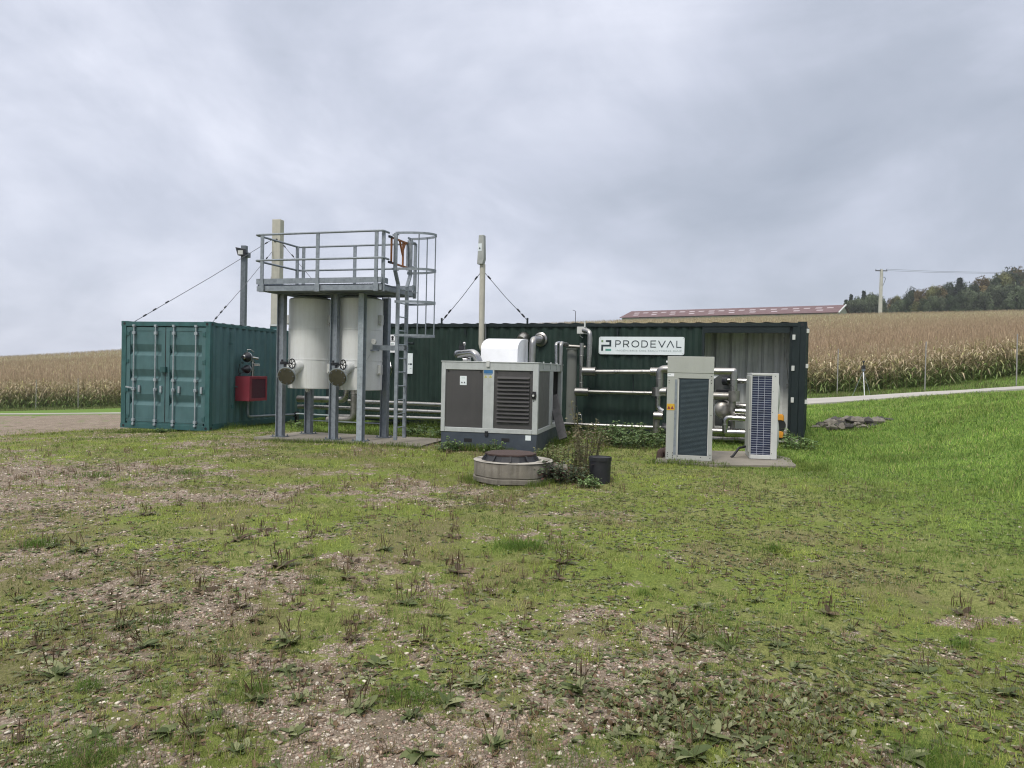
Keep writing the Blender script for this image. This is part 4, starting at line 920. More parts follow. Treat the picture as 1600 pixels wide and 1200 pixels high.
q_ = CHL.t(760, 677, 0); MB().box(q_.x-.03, q_.x+.03, -.02, .01, q_.z-.05, q_.z+.04).build('base_clasp', darksteel, o, bevel=.004)
for y in (.45, 1.3, 2.1): MB().box(cw+.0, cw+.02, y, y+.05, ct-.10, ct+.04).build('roof_hook', frame_gr, o)
MB().box(cw-.03, cw-.012, .09, ys, zb+fw, zt).build('side_panel', panel_gr, o)
MB().box(.012, .03, .09, cdp-.1, zb+fw, zt).build('side_panel', panel_gr, o)
MB().box(.1, cw-.1, cdp-.03, cdp-.012, zb+fw, zt).build('rear_panel', panel_gr, o)
MB().box(cw-.45, cw-.40, ys2, cdp-.14, zb+.02, zt).build('inner_bulkhead', black, o)
# machinery glimpsed in the open side
MB().lathe([(.16, 0), (.16, .7)], (cw-.24, ys2+.5, zb+.1), 20).tube([(cw-.2, ys2+.2, zb+.2), (cw-.2, ys2+.2, zt-.2), (cw-.3, ys2+.4, zt-.1)], .02).build('compressor', innerd, o)
# hood
yh = 1.0
h0 = CHL.t(751, 566, yh); h1 = CHL.t(808.5, 566, yh); ht = CHL.t(790, 529.5, yh+.8).z; hf = CHL.t(775, 545, yh).z
xa, xb = h0.x, h1.x; pr = [(0, ct+.018), (0, hf)]+[(.80-.80*math.cos(R(a)), hf+(ht-hf)*math.sin(R(a))) for a in range(8, 91, 8)]+[(1.05, ht), (1.05, ct+.018)]
n = len(pr); vs = [(xa, yh+a, b) for a, b in pr]+[(xb, yh+a, b) for a, b in pr]
# left top corner is rounded too: taper the left end
MB().add(vs, [tuple(range(n)), tuple(range(2*n-1, n-1, -1))]+[(i, (i+1) % n, n+(i+1) % n, n+i) for i in range(n)]).build('roof_hood', white, o, bevel=.006, angle=25)
# pipes on the roof
def cp(l): return [CHL.t(px, py, t) for px, py, t in l]
MB().tube(cp([(735, 553, 1.5), (714.5, 553, 1.1), (716, 553.5, .8), (742, 551, .6), (748.5, 566, .6)]), .075, 18, fil=.16).build('roof_pipe', inox, o)
MB().tube(cp([(724, 562, .75), (735, 563, .75)]), .05, 14).lathe([(.065, -.02), (.065, .02)], cp([(730, 562.5, .75)])[0], 14, (1, 0, 0)).build('roof_stub', inox, o)
vv = MB(); c_ = cp([(722.5, 544, .9)])[0]; vv.cyl(c_-Vector((0, 0, .12)), c_+Vector((0, 0, .10)), .02, 10).box(c_.x-.06, c_.x+.05, c_.y-.03, c_.y+.03, c_.z-.03, c_.z+.05).cyl(c_+Vector((-.05, 0, -.1)), c_+Vector((-.05, 0, .15)), .008, 8).build('roof_valve', darksteel, o)
c_ = cp([(725.5, 537, .9)])[0]; MB().sphere(c_, .035).cyl(c_-Vector((0, 0, .12)), c_, .016, 8).build('pressure_gauge', inox, o)
MB().tube(cp([(831, 572, 1.7), (832.5, 530.5, 1.7)])+cp([(842, 531, 2.2)]), .068, 16, fil=.12).build('roof_pipe', clad, o)
MB().tube(cp([(869.5, 580, 2.7), (869, 537, 2.7), (874, 535.5, 2.9)]), .036, 14, fil=.07).build('roof_pipe', inox, o)
MB().tube(cp([(876, 580, 2.7), (876.5, 536, 2.7), (886, 538.5, 3.4)]), .044, 14, fil=.09).build('roof_pipe', clad, o)
q_ = BC.t(842.5, 530, -.12)
WF = Fr('wall_elbow', 'round silver flange where the roof pipe enters the green wall', 'pipe elbow', BC.w(q_.x, 0, q_.z), 22.2)
MB().lathe([(.17, -.005), (.17, .03), (.13, .05), (.12, .12), (.085, .16)], (0, 0, 0), 26, (0, -1, 0)).build('flange', clad, WF.o)
q_ = BC.t(816, 527.5, -.12)
WF = Fr('wall_elbow', 'silver duct elbow rising behind the white roof hood', 'pipe elbow', BC.w(q_.x, 0, q_.z), 22.2)
MB().lathe([(.15, -.005), (.15, .06), (.13, .14), (.11, .24)], (0, 0, 0), 26, (0, -1, -.35)).build('elbow', clad, WF.o)
# leaning dark planks
a = at(864, 618.5, 15.6); b = at(880, 684, 14.85)
PK = Fr('leaning_plank', 'dark weathered plank leaning against the open side of the cooling unit', 'plank', (b.x, b.y, b.z-.02), 12)
al = PK.loc_of(a)
MB().beam((0, 0, .0), al, .17, .035, up=(0, 1, 0)).build('plank', plankm, PK.o, bevel=.004)
MB().beam((-.02, .05, .0), al+Vector((.05, .05, .01)), .10, .03, up=(0, 1, 0)).build('plank', plankm, PK.o, bevel=.004)

# ------------------------------------------------------------------ vent mast with antenna panel, guy wires
def wire(name, label, a, b, r=.008, knots=(.1, .2, .85), group='guy wires'):
    f = Fr(name, label, 'guy wire', b, 0, group); l = f.loc_of(a); m0 = l*.5+Vector((0, 0, -.03)); mb = MB().tube([l, m0, (0, 0, 0)], r, 6, fil=.4)
    mb.build('rope', wirem, f.o)
    for k in knots:
        c_ = l*k; d_ = l.normalized(); MB().cyl(c_-d_*.05, c_+d_*.05, r*2.6, 8).build('turnbuckle', darksteel, f.o)
    return f
q_ = BC.t(752, 545, -.25); base = BC.w(q_.x, q_.y, q_.z)
MS = Fr('vent_mast', 'slim grey mast with a boxy panel on top, rising behind the cooling unit', 'mast', base, 22.2)
top = MS.loc_of(at(754, 413, base.y)); MB().tube([(.14, .1, .04), (.04, 0, -.05), (-.0, 0, .12), (top.x, 0, top.z)], .07, 16, fil=.08).build('pole', cream, MS.o)
pb = MS.loc_of(at(749.5, 412.5, base.y-.12)); pt = MS.loc_of(at(752, 367, base.y-.12))
MB().prism([(pb.x-.075, pb.z), (pb.x+.07, pb.z), (pb.x+.105, pb.z+.12), (pt.x+.06, pt.z), (pt.x-.065, pt.z)], (0, .14, 0), o=(0, pb.y, 0)).build('panel', M_panel if 'M_panel' in globals() else beige, MS.o, bevel=.01)
MB().cyl((top.x-.01, 0, top.z-.02), (top.x-.03, 0, top.z+.12), .045, 12).build('panel_bracket', galv_dk, MS.o)
st = MB().box(pb.x-.05, pb.x+.045, pb.y-.003, pb.y, pb.z+.32, pb.z+.50).build('panel_sticker', signw, MS.o)
MB().prism([(pb.x-.03, pb.z+.36), (pb.x+.02, pb.z+.36), (pb.x-.005, pb.z+.42)], (0, .002, 0), o=(0, pb.y-.006, 0)).build('sticker_mark', ink, st)
a_ = MS.w(top.x, 0, top.z-.14)
for (px, py, k) in ((690.5, 502, 'left'), (824.5, 501, 'right')):
    q_ = BC.t(px, py, .02); wire('guy_wire', 'guy wire running from the slim mast down to the container roof on its '+k, a_, BC.w(*q_))
q_ = BC.t(759, 504, -.1); a2 = MS.w(top.x+.02, -.05, top.z-.1); q2 = CHL.w(*CHL.t(759, 567, 1.0))
wire('thin_cable', 'thin cable hanging straight down from the mast to the cooling unit roof', BC.w(q_.x, -.1, q_.z), q2, .006, ())
q_ = BC.t(903, 502, .3); MB_ = MB().cyl((0, 0, 0), (0, 0, .28), .008, 6).cyl((-.01, 0, .28), (-.07, 0, .30), .006, 6)
ob = MB_.build('whip_antenna', wirem, loc=(0, 0, 0)); ob.location = BC.w(q_.x, .1, BH-.0); tag(ob, 'tiny wire aerial on the container roof above the junction box', 'aerial')

# big pale column behind the tank frame
Yc = 23.2; b = at(429.5, 507, Yc); t_ = at(430.5, 343.5, Yc)
zr = TC.loc.z+CH
CO = Fr('pale_column', 'tall pale rectangular flue rising behind the left corner of the railed platform', 'flue', (b.x+.05, Yc, zr+.01), 11.5)
hc = t_.z-zr-.01; hb0 = b.z-zr-.01
MB().box(-.135, .135, -.12, .12, hb0, hc).build('flue_casing', cream, CO.o, bevel=.012)
MB().box(-.15, .15, -.13, .13, hb0-.06, hb0).build('collar', offwhite, CO.o, bevel=.005)
MB().box(-.16, .10, -.10, .10, -.02, hb0-.062).build('stand', teal_dk, CO.o)
MB().box(-.18, -.14, -.03, .0, hb0-.05, hb0+.30).box(-.19, -.14, -.05, .02, hb0+1.30, hb0+1.45).build('side_bracket', galv, CO.o)
for z, s in ((hc-.62, 1), (hc-.66, -1)): MB().lathe([(.03, 0), (.03, .02)], (.03*s, -.125, z), 10, (0, -1, 0)).build('eyebolt', darksteel, CO.o)
ca_ = CO.w(-.12, -.14, hc-.62); cb_ = CO.w(.12, -.14, hc-.64)
q_ = TC.loc_of(at(206, 501, 18.3)); wire('guy_wire', 'long guy wire from the pale flue to the teal container roof, far left corner', ca_, TC.w(-CW+.25, .15, CH), knots=(.06, .12, .2, .95))
wire('guy_wire', 'guy wire from the pale flue to the middle corner of the teal container roof', CO.w(-.12, -.14, hc-1.0), TC.w(-.12, .25, CH), knots=(.05, .12, .18, .9))
wire('guy_wire', 'short guy wire dropping right from the pale flue behind the rail', cb_, BC.w(-BL+.6, .3, BH), knots=(.8, .92))
# flood light mast
Yl = 26.2; b = at(379.5, 560, Yl); t_ = at(382, 384, Yl)
gz_ = H(b.x, Yl)
LM = Fr('floodlight_mast', 'square grey pole with a floodlight, standing behind the teal container', 'light mast', (t_.x, Yl, gz_), 8)
hl = t_.z-gz_
MB().box(-.085, .085, -.085, .085, 0, hl).build('pole', galv_dk, LM.o, bevel=.006)
q_ = LM.loc_of(at(376, 391, Yl-.25))
lm = MB().prism([(-.20, .11), (.14, .05), (.14, -.19), (-.11, -.17)], (0, .14, 0), o=(q_.x, q_.y, q_.z)).build('floodlight', darksteel, LM.o, bevel=.01)
MB().box(q_.x-.10, q_.x+.08, q_.y-.004, q_.y, q_.z-.14, q_.z+.0).build('lamp_glass', offwhite, lm)
q_ = LM.loc_of(at(386.5, 399, Yl)); MB().box(q_.x-.10, q_.x+.09, -.06, .08, q_.z-.08, q_.z+.09).build('junction_box', galv_dk, LM.o, bevel=.008)
# ------------------------------------------------------------------ the two coolers on their slab
sl = [at(1022, 722, 12.3), at(1118, 733.5, 12.0), at(1243, 733.5, 12.1), at(1236, 716, 13.2), at(1190, 700, 14.3), at(1035, 700, 14.2)]
slab('concrete_slab', 'pale concrete slab under the two upright coolers', [(p.x, p.y) for p in sl], .085, slabm, .2)
q_ = at(1222, 728, 12.2)
pK = at(1039.5, 718.5, 12.62)
KA = Fr('tall_cooler', 'tall grey cooler cabinet with a dark finned coil and an orange label', 'cooler', (pK.x, pK.y, .088), 14)
o = KA.o; kw = KA.t(1112, 721, 0).x; kt = KA.t(1080, 557, 0).z; kd = .42
def kz(py, px=1075): return KA.t(px, py, 0).z
def kx(px, py=650): return KA.t(px, py, 0).x
x0, x1 = kx(1060), kx(1106.3); z0, z1 = kz(711.5), kz(593.2)
mb = MB().box(0, x0-.012, 0, kd, 0, z1+.02).box(x0-.012, kw, 0, kd, 0, z0).box(x1, kw, 0, kd, z0, z1+.02).box(x0-.012, x1, .05, kd, z0, z1+.02)
mb.build('cabinet', beige, o, bevel=.004)
zs = kz(583)
MB().box(0, kw, 0, kd, z1+.0205, zs-.0015).build('cross_panel', beige, o, bevel=.003)
MB().box(-.002, kw+.002, -.006, kd+.002, zs+.0015, kt).build('top_panel', beige, o, bevel=.005)
MB().box(x0-.07, x0-.03, -.004, .0, z0+.0, z1+.0).build('seam_strip', galv, o)
MB().box(x0-.012, x0, -.006, .04, z0, z1+.0).box(x1, x1+.012, -.006, .0, z0, z1).build('coil_edge', offwhite, o)
cn = MB().box(x0+.001, x1-.001, .012, .049, z0+.001, z1+.019).build('coil', coil_dk, o)
mb = MB()
nf = 60
for i in range(nf): z = z0+.015+(z1-z0-.03)*i/(nf-1); mb.box(x0+.03, x1-.015, .006, .012, z-.0035, z+.0035)
mb.build('coil_fins', coil_line, cn, smooth=False)
q0 = KA.t(1041, 640.5, 0); q1 = KA.t(1054.5, 631, 0); lb = MB().box(max(.004, q0.x), q1.x, -.004, -.0005, q0.z, q1.z).build('orange_label', M_lab if 'M_lab' in globals() else yellow, o)
for k in (.3, .7): c_ = q0.x+(q1.x-q0.x)*k; MB().prism([(c_-.025, q0.z+.02), (c_+.025, q0.z+.02), (c_, q0.z+.075)], (0, .002, 0), o=(0, -.006, 0)).build('hazard_mark', red, lb)
q0 = KA.t(1043, 588, 0); q1 = KA.t(1053.5, 583.6, 0); MB().box(q0.x, q1.x, -.004, -.0005, q0.z, q1.z).build('white_label', white, o); MB().box(q0.x+.01, q0.x+.055, -.006, -.004, q1.z-.02, q1.z-.008).build('label_line', ink_gr, o)
MB().box(-.025, -.003, .0, .03, kz(567), kz(564)).build('side_tab', white, o)
for xx, zz_ in [(.03, .05), (.03, .08), (.03, .11), (.115, .04), (.115, .07), (.115, .11), (x0+.0, .06), (x1-.10, .055), (kw-.03, .05), (kw-.03, .10), (.03, z1-.02), (.03, z1-.06), (kw-.035, z1), (kw-.035, z1-.05), (kw-.035, z1+.06), (kw-.03, .75)]:
    MB().lathe([(.008, 0), (.008, .003)], (xx, -.0015, zz_), 8, (0, -1, 0)).build('bolt', black, o)
q_ = at(1034, 712, 12.9)
EL = Fr('rusty_elbow', 'rusty brown pipe elbow on the ground left of the tall cooler', 'pipe elbow', (q_.x, q_.y, H(q_.x, q_.y)), 14)
MB().tube([(.12, .05, .10), (-.02, 0, .16), (-.04, -.02, -.05)], .06, 14, fil=.1).lathe([(.085, -.015), (.085, .015)], (.05, .03, .13), 16, (1, .1, -.1)).build('elbow', rust, EL.o)
# white unit: a fan coil seen from its end
pB = at(1171, 714, 12.95)
KB = Fr('fan_unit', 'white upright outdoor fan unit with a dark blue gridded coil', 'cooler', (pB.x, pB.y, .088), 12.5)
o = KB.o; bw = KB.t(1214, 700, 0).x; bt = KB.t(1190, 583, 0).z; bz = KB.t(1190, 717.5, 0).z; bd = .93
def bx(px): return KB.t(px, 650, 0).x
x0, x1 = bx(1174), bx(1205); z0, z1 = KB.t(1190, 711, 0).z, KB.t(1190, 587, 0).z
MB().box(0, x0, 0, .03, bz, bt).box(x1, bw, 0, .03, bz, bt).box(x0, x1, 0, .03, bz, z0).box(x0, x1, 0, .03, z1, bt).box(0, bw, .03, bd, bt-.03, bt).box(0, bw, .03, bd, bz, bz+.04).box(bw-.02, bw, .03, bd, bz+.04, bt-.03).box(0, .02, .03, bd, bz+.04, bt-.03).box(.02, bw-.02, bd-.02, bd, bz+.04, bt-.03).build('casing', offwhite, o, bevel=.006)
cl_ = MB().box(.021, bw-.021, .045, .12, bz+.045, bt-.035).build('coil', coil_bl, o)
g = MB()
for i in range(34): z = z0+(z1-z0)*(i+.5)/34; g.box(x0, x1, .012, .018, z-.0028, z+.0028)
for k in (.32, .64): x = x0+(x1-x0)*k; g.box(x-.003, x+.003, .008, .012, z0, z1)
g.build('guard_grid', guardm, o, smooth=False)
# fan shroud bulging on the right side
for zc in (bz+.40, bz+1.04):
    MB().lathe([(.33, 0), (.32, .03), (.24, .055), (.05, .06)], (bw, bd*.5, zc), 40, (1, 0, 0)).build('fan_guard', offwhite, o)
MB().box(-.025, .0, .08, .75, bz+.1, bt-.05).build('side_cover', beige, o, bevel=.006)
MB().box(.01, .07, .02, bd-.05, 0, bz).box(bw-.08, bw-.02, .02, bd-.05, 0, bz).build('feet', blackw, o)
MB().tube([(-.05, .3, .18), (-.16, .2, .16), (-.26, .1, .03), (-.30, .1, .0)], .022, 10).build('hose', blackw, o)
for xx, zz_ in [(x1+.02, bz+.10), (x1+.02, bz+.45), (x1+.02, bz+.8), (x1+.02, bz+1.15), (x0-.02, bz+.5), (x1+.05, bt-.05)]: MB().lathe([(.006, 0), (.006, .003)], (xx, -.0015, zz_), 8, (0, -1, 0)).build('bolt', black, o)

# ------------------------------------------------------------------ manhole ring, bucket
MHx, MHy = at(802, 720, 10.55)[:2]; gz_ = 0.0
MH = Fr('manhole_ring', 'raised round concrete manhole ring with a rusty octagonal lid', 'manhole', (MHx, MHy, -.02), 0)
RO = .542
pr = [(RO-.005, .0), (RO+.012, .015), (RO+.012, .070), (RO-.004, .078), (RO-.012, .082), (RO, .095), (RO, .272), (RO-.015, .29), (RO-.10, .288), (RO-.115, .27), (RO-.115, .1)]
ring = MB().lathe(pr, (0, 0, 0), 72, closed=False)
vs = []
for i, v in enumerate(ring.v):
    a_ = math.atan2(v[1], v[0]); k = 1+.006*math.sin(a_*5+v[2]*9)+.004*math.sin(a_*17+v[2]*40); vs.append((v[0]*k, v[1]*k, v[2]+.004*math.sin(a_*7)))
ring.v = vs; ring.build('concrete_ring', conc, MH.o)
MB().lathe([(RO+.012, .30), (RO-.0, .305), (RO-.11, .302), (RO-.12, .285)], (0, 0, -.012), 72).build('rim_mortar', conc_lt, MH.o)
MB().lathe([(.44, .10), (.43, .26)], (0, 0, 0), 40).build('inner_plug', black, MH.o)
# neighbouring pipe collar on the right of the ring
MB().tube([(.38, .02, .14), (.74, .06, .12)], .11, 22).build('side_collar', conc, MH.o)
MB().tube([(.741, .06, .12), (.75, .06, .12)], .09, 22).build('collar_mouth', black, MH.o)
lid = MB().lathe([(.41, .285), (.395, .30), (.350, .365)], (-.04, 0, 0), 10).build('lid_skirt', blackw, MH.o, smooth=False)
for k in range(10):
    a_ = R(36*k+18); MB().beam((-.04+.408*math.cos(a_), .408*math.sin(a_), .295), (-.04+.350*math.cos(a_), .350*math.sin(a_), .365), .022, .012).build('lid_rib', blackw, lid)
MB().lathe([(.360, .362), (.362, .382), (.335, .390), (.01, .398)], (-.04, 0, 0), 10).build('lid', rust, MH.o, smooth=False)
BKx, BKy = at(937, 750, 10.35)[:2]
BK = Fr('black_bucket', 'upright black plastic bucket in the weeds beside the manhole ring', 'bucket', (BKx, BKy, H(BKx, BKy)-.01), 0)
MB().lathe([(.140, 0), (.147, .32), (.152, .325), (.152, .345), (.138, .345), (.130, .05)], (0, 0, 0), 36).build('bucket_body', blackw, BK.o)
MB().lathe([(.153, .30), (.156, .303), (.156, .352), (.150, .356), (.145, .345), (.02, .343)], (0, 0, 0), 36).build('lid', blackw, BK.o)

# ------------------------------------------------------------------ dark stone heap on the bank
HPs = [(ground_at(px, py), s) for px, py, s in ((1290, 668, .30), (1305, 664, .36), (1320, 661, .42), (1338, 660, .46), (1352, 661, .40), (1366, 660, .34), (1376, 658, .22), (1330, 667, .30), (1312, 669, .26), (1350, 667, .28), (1285, 665, .2))]
cpt = HPs[3][0]
SH_ = Fr('stone_heap', 'low heap of dark stones sunk in the grass bank right of the containers', 'stone heap', (cpt.x, cpt.y, cpt.z), 0)
rs = random.Random(5)
for p, s in HPs:
    for k in range(4):
        c_ = p+Vector((rs.uniform(-.25, .25), rs.uniform(-.2, .2), rs.uniform(-.02, .06))); c_ = SH_.loc_of(c_)
        mb = MB(); mb.lathe([(.3, -.5), (.85, -.3), (1, .05), (.75, .4), (.25, .55)], (0, 0, 0), 9); sq = (rs.uniform(.7, 1.4), rs.uniform(.7, 1.2), rs.uniform(.45, .75)); ph = rs.uniform(0, 6)
        mb.v = [(c_.x+v[0]*s*.42*sq[0]*(1+.2*math.sin(v[1]*5+ph)), c_.y+v[1]*s*.5*sq[1]*(1+.2*math.sin(v[0]*4+ph)), c_.z+v[2]*s*.6*sq[2]+.03*math.sin(v[0]*9+ph)) for v in mb.v]
        mb.build('stone', rockm if (k % 3) else conc, SH_.o, angle=25)
# ------------------------------------------------------------------ surveying tripod
Yt = 33.5; b = at(1348, 617, Yt); TPz = H(b.x, Yt); tt = at(1351, 563, Yt)
TP = Fr('surveyor_tripod', 'small pale tripod with a dark instrument on top, by the field fence', 'tripod', (b.x, Yt, TPz), 0)
ht_ = tt.z-TPz
for i, a_ in enumerate((-95, 15, 150)):
    f_ = Vector((.42*math.cos(R(a_)), .42*math.sin(R(a_)), 0))
    if i == 0: f_ = Vector((-.06, -.3, 0))
    MB().cyl(f_, (0, 0, ht_*.70), .017 if i == 0 else .008, 8).build('leg', white if i == 0 else galv_lt, TP.o)
MB().cyl((0, 0, ht_*.55), (0, 0, ht_*.80), .03, 8).box(-.06, .06, -.05, .05, ht_*.70, ht_*.76).build('head', galv_dk, TP.o)
MB().box(-.06, .06, -.06, .06, ht_*.76, ht_*.86).cyl((0, 0, ht_*.86), (0, 0, ht_*.93), .02, 8).sphere((0, 0, ht_*.96), .055, 10).build('instrument', black, TP.o)
# ------------------------------------------------------------------ fence posts along the field
FP = MB(); FP.tube([(0, 0, -.2), (0, 0, 2.18)], .024, 8); fpm = FP.build('fence_post', postm)
first = True
for px, py, Y, wh in ((1308, 617, 36, 'right of the green container, left of the tripod'), (1445, 611, 33.5, 'right of the tripod, standing alone before the maize'), (1588, 604, 31.5, 'at the far right beside the end of the path'), (56, 641, 54, 'at the far left, outer one of the pair before the maize'), (122, 639, 54, 'at the left, the one nearer the teal container')):
    f_ = fpm if first else fpm.copy()
    if not first: COL.objects.link(f_)
    p = at(px, py, Y); f_.location = (p.x, Y, H(p.x, Y)); f_.rotation_euler = (0, R(random.uniform(-.8, .8)), 0)
    tag(f_, 'slim steel fence post '+wh, 'fence post', 'fence posts along the maize field'); first = False

# ------------------------------------------------------------------ barn far away
b1 = at(989, 487.3, 282); b2 = at(1318.5, 476.3, 240)
dv = (b2-b1); Lb = math.hypot(dv.x, dv.y); yawb = math.degrees(math.atan2(-dv.y, dv.x))
zr_ = (b1.z+b2.z)/2
BN = Fr('barn', 'long barn with a dull red roof dotted with pale roof lights beyond the maize', 'barn', (b1.x, b1.y, zr_-8.2), yawb)
hw = 9.5; zri = 8.2; zev = 5.2
MB().box(0, Lb, -hw+.6, hw-.6, 0, zev-.15).build('wall', barnw, BN.o)
MB().add([(0, -hw+.6, zev-.15), (0, hw-.6, zev-.15), (0, 0, zri-.25)], [(0, 1, 2)]).add([(Lb, -hw+.6, zev-.15), (Lb, hw-.6, zev-.15), (Lb, 0, zri-.25)], [(0, 1, 2)]).build('gable', barnw, BN.o)
rf_ = MB().prism([(-hw, zev), (0, zri), (hw, zev), (hw, zev+.12), (0, zri+.12), (-hw, zev+.12)], (Lb+1.2, 0, 0), o=(-.6, 0, 0), ux=(0, 1, 0), uy=(0, 0, 1)).build('roof', roofred, BN.o, smooth=False)
for i in range(10):
    for dx, dy in ((1.2, -4.0), (4.6, -4.0), (2.2, -7.0)):
        x = 1.2+i*(Lb-3)/10+dx; k = (zri-zev)/hw; y = dy
        za_ = zri+.12+(y)*k; zb_ = zri+.12+(y+1.1)*k
        MB().add([(x, y, za_+.05), (x+1.9, y, za_+.05), (x+1.9, y+1.1, zb_+.05), (x, y+1.1, zb_+.05), (x, y, za_-.05), (x+1.9, y, za_-.05), (x+1.9, y+1.1, zb_-.05), (x, y+1.1, zb_-.05)], [(0, 1, 2, 3), (0, 4, 5, 1), (1, 5, 6, 2), (2, 6, 7, 3), (3, 7, 4, 0)]).build('roof_light', rooflt, rf_)
MB().beam((Lb+.65, -hw, zev+.06), (Lb+.65, 0, zri+.1), .25, .35).build('verge_board', white, rf_)
# ------------------------------------------------------------------ electricity pole
Yp = 192; pb_ = at(1374.8, 489, Yp); pt_ = at(1377.3, 421, Yp)
EP = Fr('electricity_pole', 'pale concrete electricity pole with a dark crossarm on the skyline', 'utility pole', (pt_.x, Yp, H(pt_.x, Yp)), 0)
he = pt_.z-EP.loc.z
MB().prism([(-.42, 0), (.42, 0), (.24, he), (-.24, he)], (0, .5, 0), o=(0, -.25, 0)).build('pole', polem, EP.o)
MB().box(.25, .40, -.1, .1, he*.45, he-.2).build('cable_duct', poledk, EP.o)
MB().box(-1.5, 1.45, -.12, .12, he-.45, he-.22).build('crossarm', poledk, EP.o)
for x in (-1.4, -.2, 1.3): MB().lathe([(.05, 0), (.10, .08), (.05, .16), (.10, .24), (.04, .34)], (x, 0, he-.22), 8).build('insulator', poledk, EP.o)
MB().tube([(.4, 0, he-1.9), (.9, 0, he-1.95), (1.1, 0, he-2.3), (.8, 0, he-3.2), (.4, 0, he-4.2)], .06, 6).build('cable_loop', poledk, EP.o)
for k, (dy, lb_) in enumerate(((0, 'upper overhead power line leading right from the skyline pole'), (.3, 'lower overhead power line leading right from the skyline pole'))):
    a = EP.w(1.3 if k == 0 else -1.4, 0, he+.1-dy); b = at(1700, 424+k*1.6, Yp-6)
    m1 = a.lerp(b, .5)+Vector((0, 0, -.5)); mb = MB().tube([a, a.lerp(b, .25)+Vector((0, 0, -.4)), m1, a.lerp(b, .75)+Vector((0, 0, -.4)), b], .030, 5, fil=6)
    ob = mb.build('power_line', poledk, loc=a); tag(ob, lb_, 'power line', 'overhead power lines')

# ------------------------------------------------------------------ trees on the skyline
def tree_mesh(seed, kind, ht, wd):
    g = np.random.default_rng(seed); nc = 22 if kind != 'fir' else 0
    if kind == 'fir':
        n = 3400; u = g.random(n)**.75; z = ht*(.12+.88*u); r = wd*.5*(1-u)**.85*(.55+.45*g.random(n))+.1; tier = .75+.25*np.sin(u*26); a = g.random(n)*6.283
        P = np.c_[r*tier*np.cos(a), r*tier*np.sin(a), z]; nv = unit(np.c_[np.cos(a)*.6, np.sin(a)*.6, .7+.3*g.random(n)]+g.normal(size=(n, 3))*.2); d = unit(np.cross(nv, g.normal(size=(n, 3)))); col0 = np.array([.038, .060, .040])
    else:
        cc_ = []
        for i in range(nc):
            u = g.random(); a = g.random()*6.283; rad = wd*.5*(.20+.62*g.random())*(1-.75*max(0, u-.3)); cc_.append((rad*math.cos(a), rad*math.sin(a), ht*(.28+.58*u), wd*(.10+.10*g.random())))
        cc_.append((0, 0, ht*.85, wd*.2)); cc_ = np.array(cc_); n = 5200; k = g.integers(0, len(cc_), n); v = unit(g.normal(size=(n, 3))); rr_ = (.72+.28*g.random(n)**.5)
        P = cc_[k, :3]+v*(cc_[k, 3]*rr_)[:, None]*np.array([1.15, 1.15, .95]); P[:, 2] = np.maximum(P[:, 2], ht*.1*g.random(n)); nv = unit(v*np.array([1, 1, 1.1])+g.normal(size=(n, 3))*.28); d = unit(np.cross(nv, g.normal(size=(n, 3))))
        col0 = {'dark': np.array([.050, .072, .038]), 'olive': np.array([.115, .120, .050]), 'rust': np.array([.150, .115, .050]), 'bush': np.array([.075, .095, .055])}[kind]
        col0 = col0[None]*(.45+1.1*g.random(len(cc_)))[k][:, None]
    side = unit(np.cross(d, nv)); L = .34+.34*g.random(n); col = col0*(.65+.7*g.random(n))[:, None]
    V, Fi, C = strips(P, d, side, L, L*.75, g.normal(size=(n, 3))*.12, col, seg=0, taper=.5)
    me = npmesh('crown', V, Fi, 4, C, treem); return me.data, me
protos = {}
for kind, ht, wd in (('dark', 15, 12), ('olive', 14, 12), ('rust', 13, 11), ('fir', 15, 6.5), ('bush', 7, 9)):
    for v_ in range(2):
        d_, ob = tree_mesh(hash((ht, wd, v_)) % 1000+v_, kind, ht, wd); bpy.data.objects.remove(ob); protos[kind, v_] = (d_, ht)
trunks = {}
for kind, (ht, hb) in {'dark': (8, .35), 'olive': (8, .3), 'rust': (8, .3), 'fir': (13, .28), 'bush': (3, .18)}.items():
    mb = MB().tube([(0, 0, -1), (.05, 0, ht*.4), (-.1, .1, ht)], hb, 8, fil=0, r2=hb*.35)
    if kind != 'fir':
        for k in range(5): a_ = k*1.3; mb.tube([(0, 0, ht*(.35+.1*k)), (1.2*math.cos(a_), 1.2*math.sin(a_), ht*(.55+.1*k)), (2.4*math.cos(a_), 2.4*math.sin(a_), ht*(.7+.12*k))], hb*.4, 6, fil=0, r2=hb*.1)
    ob = mb.build('trunk', bark); trunks[kind] = ob.data; bpy.data.objects.remove(ob)
TL = []   # px, top py, Y, kind
rt = random.Random(3)
prof = [(1322, 470), (1330, 461), (1340, 465), (1350, 459), (1362, 463), (1372, 466), (1392, 461), (1402, 459), (1413, 458), (1424, 447), (1436, 449), (1448, 447), (1458, 447), (1468, 442), (1480, 438), (1490, 437), (1500, 436), (1512, 440), (1522, 436), (1533, 434), (1545, 430), (1556, 426), (1567, 424), (1580, 418), (1590, 416), (1601, 418), (1615, 416), (1632, 412)]
kinds = ['fir', 'fir', 'bush', 'fir', 'bush', 'bush', 'rust', 'olive', 'dark', 'dark', 'rust', 'rust', 'olive', 'rust', 'dark', 'dark', 'fir', 'dark', 'dark', 'rust', 'olive', 'dark', 'olive', 'dark', 'rust', 'dark', 'dark', 'olive']
for (px, py), kd_ in zip(prof, kinds): TL.append((px, py+rt.uniform(-4, 5), 262+rt.uniform(-12, 22), kd_))
for px in range(1395, 1640, 13): TL.append((px+rt.uniform(-4, 4), 470-(px-1395)*.11+rt.uniform(-5, 5), 240+rt.uniform(-5, 5), rt.choice(['dark', 'olive', 'bush', 'dark', 'bush'])))
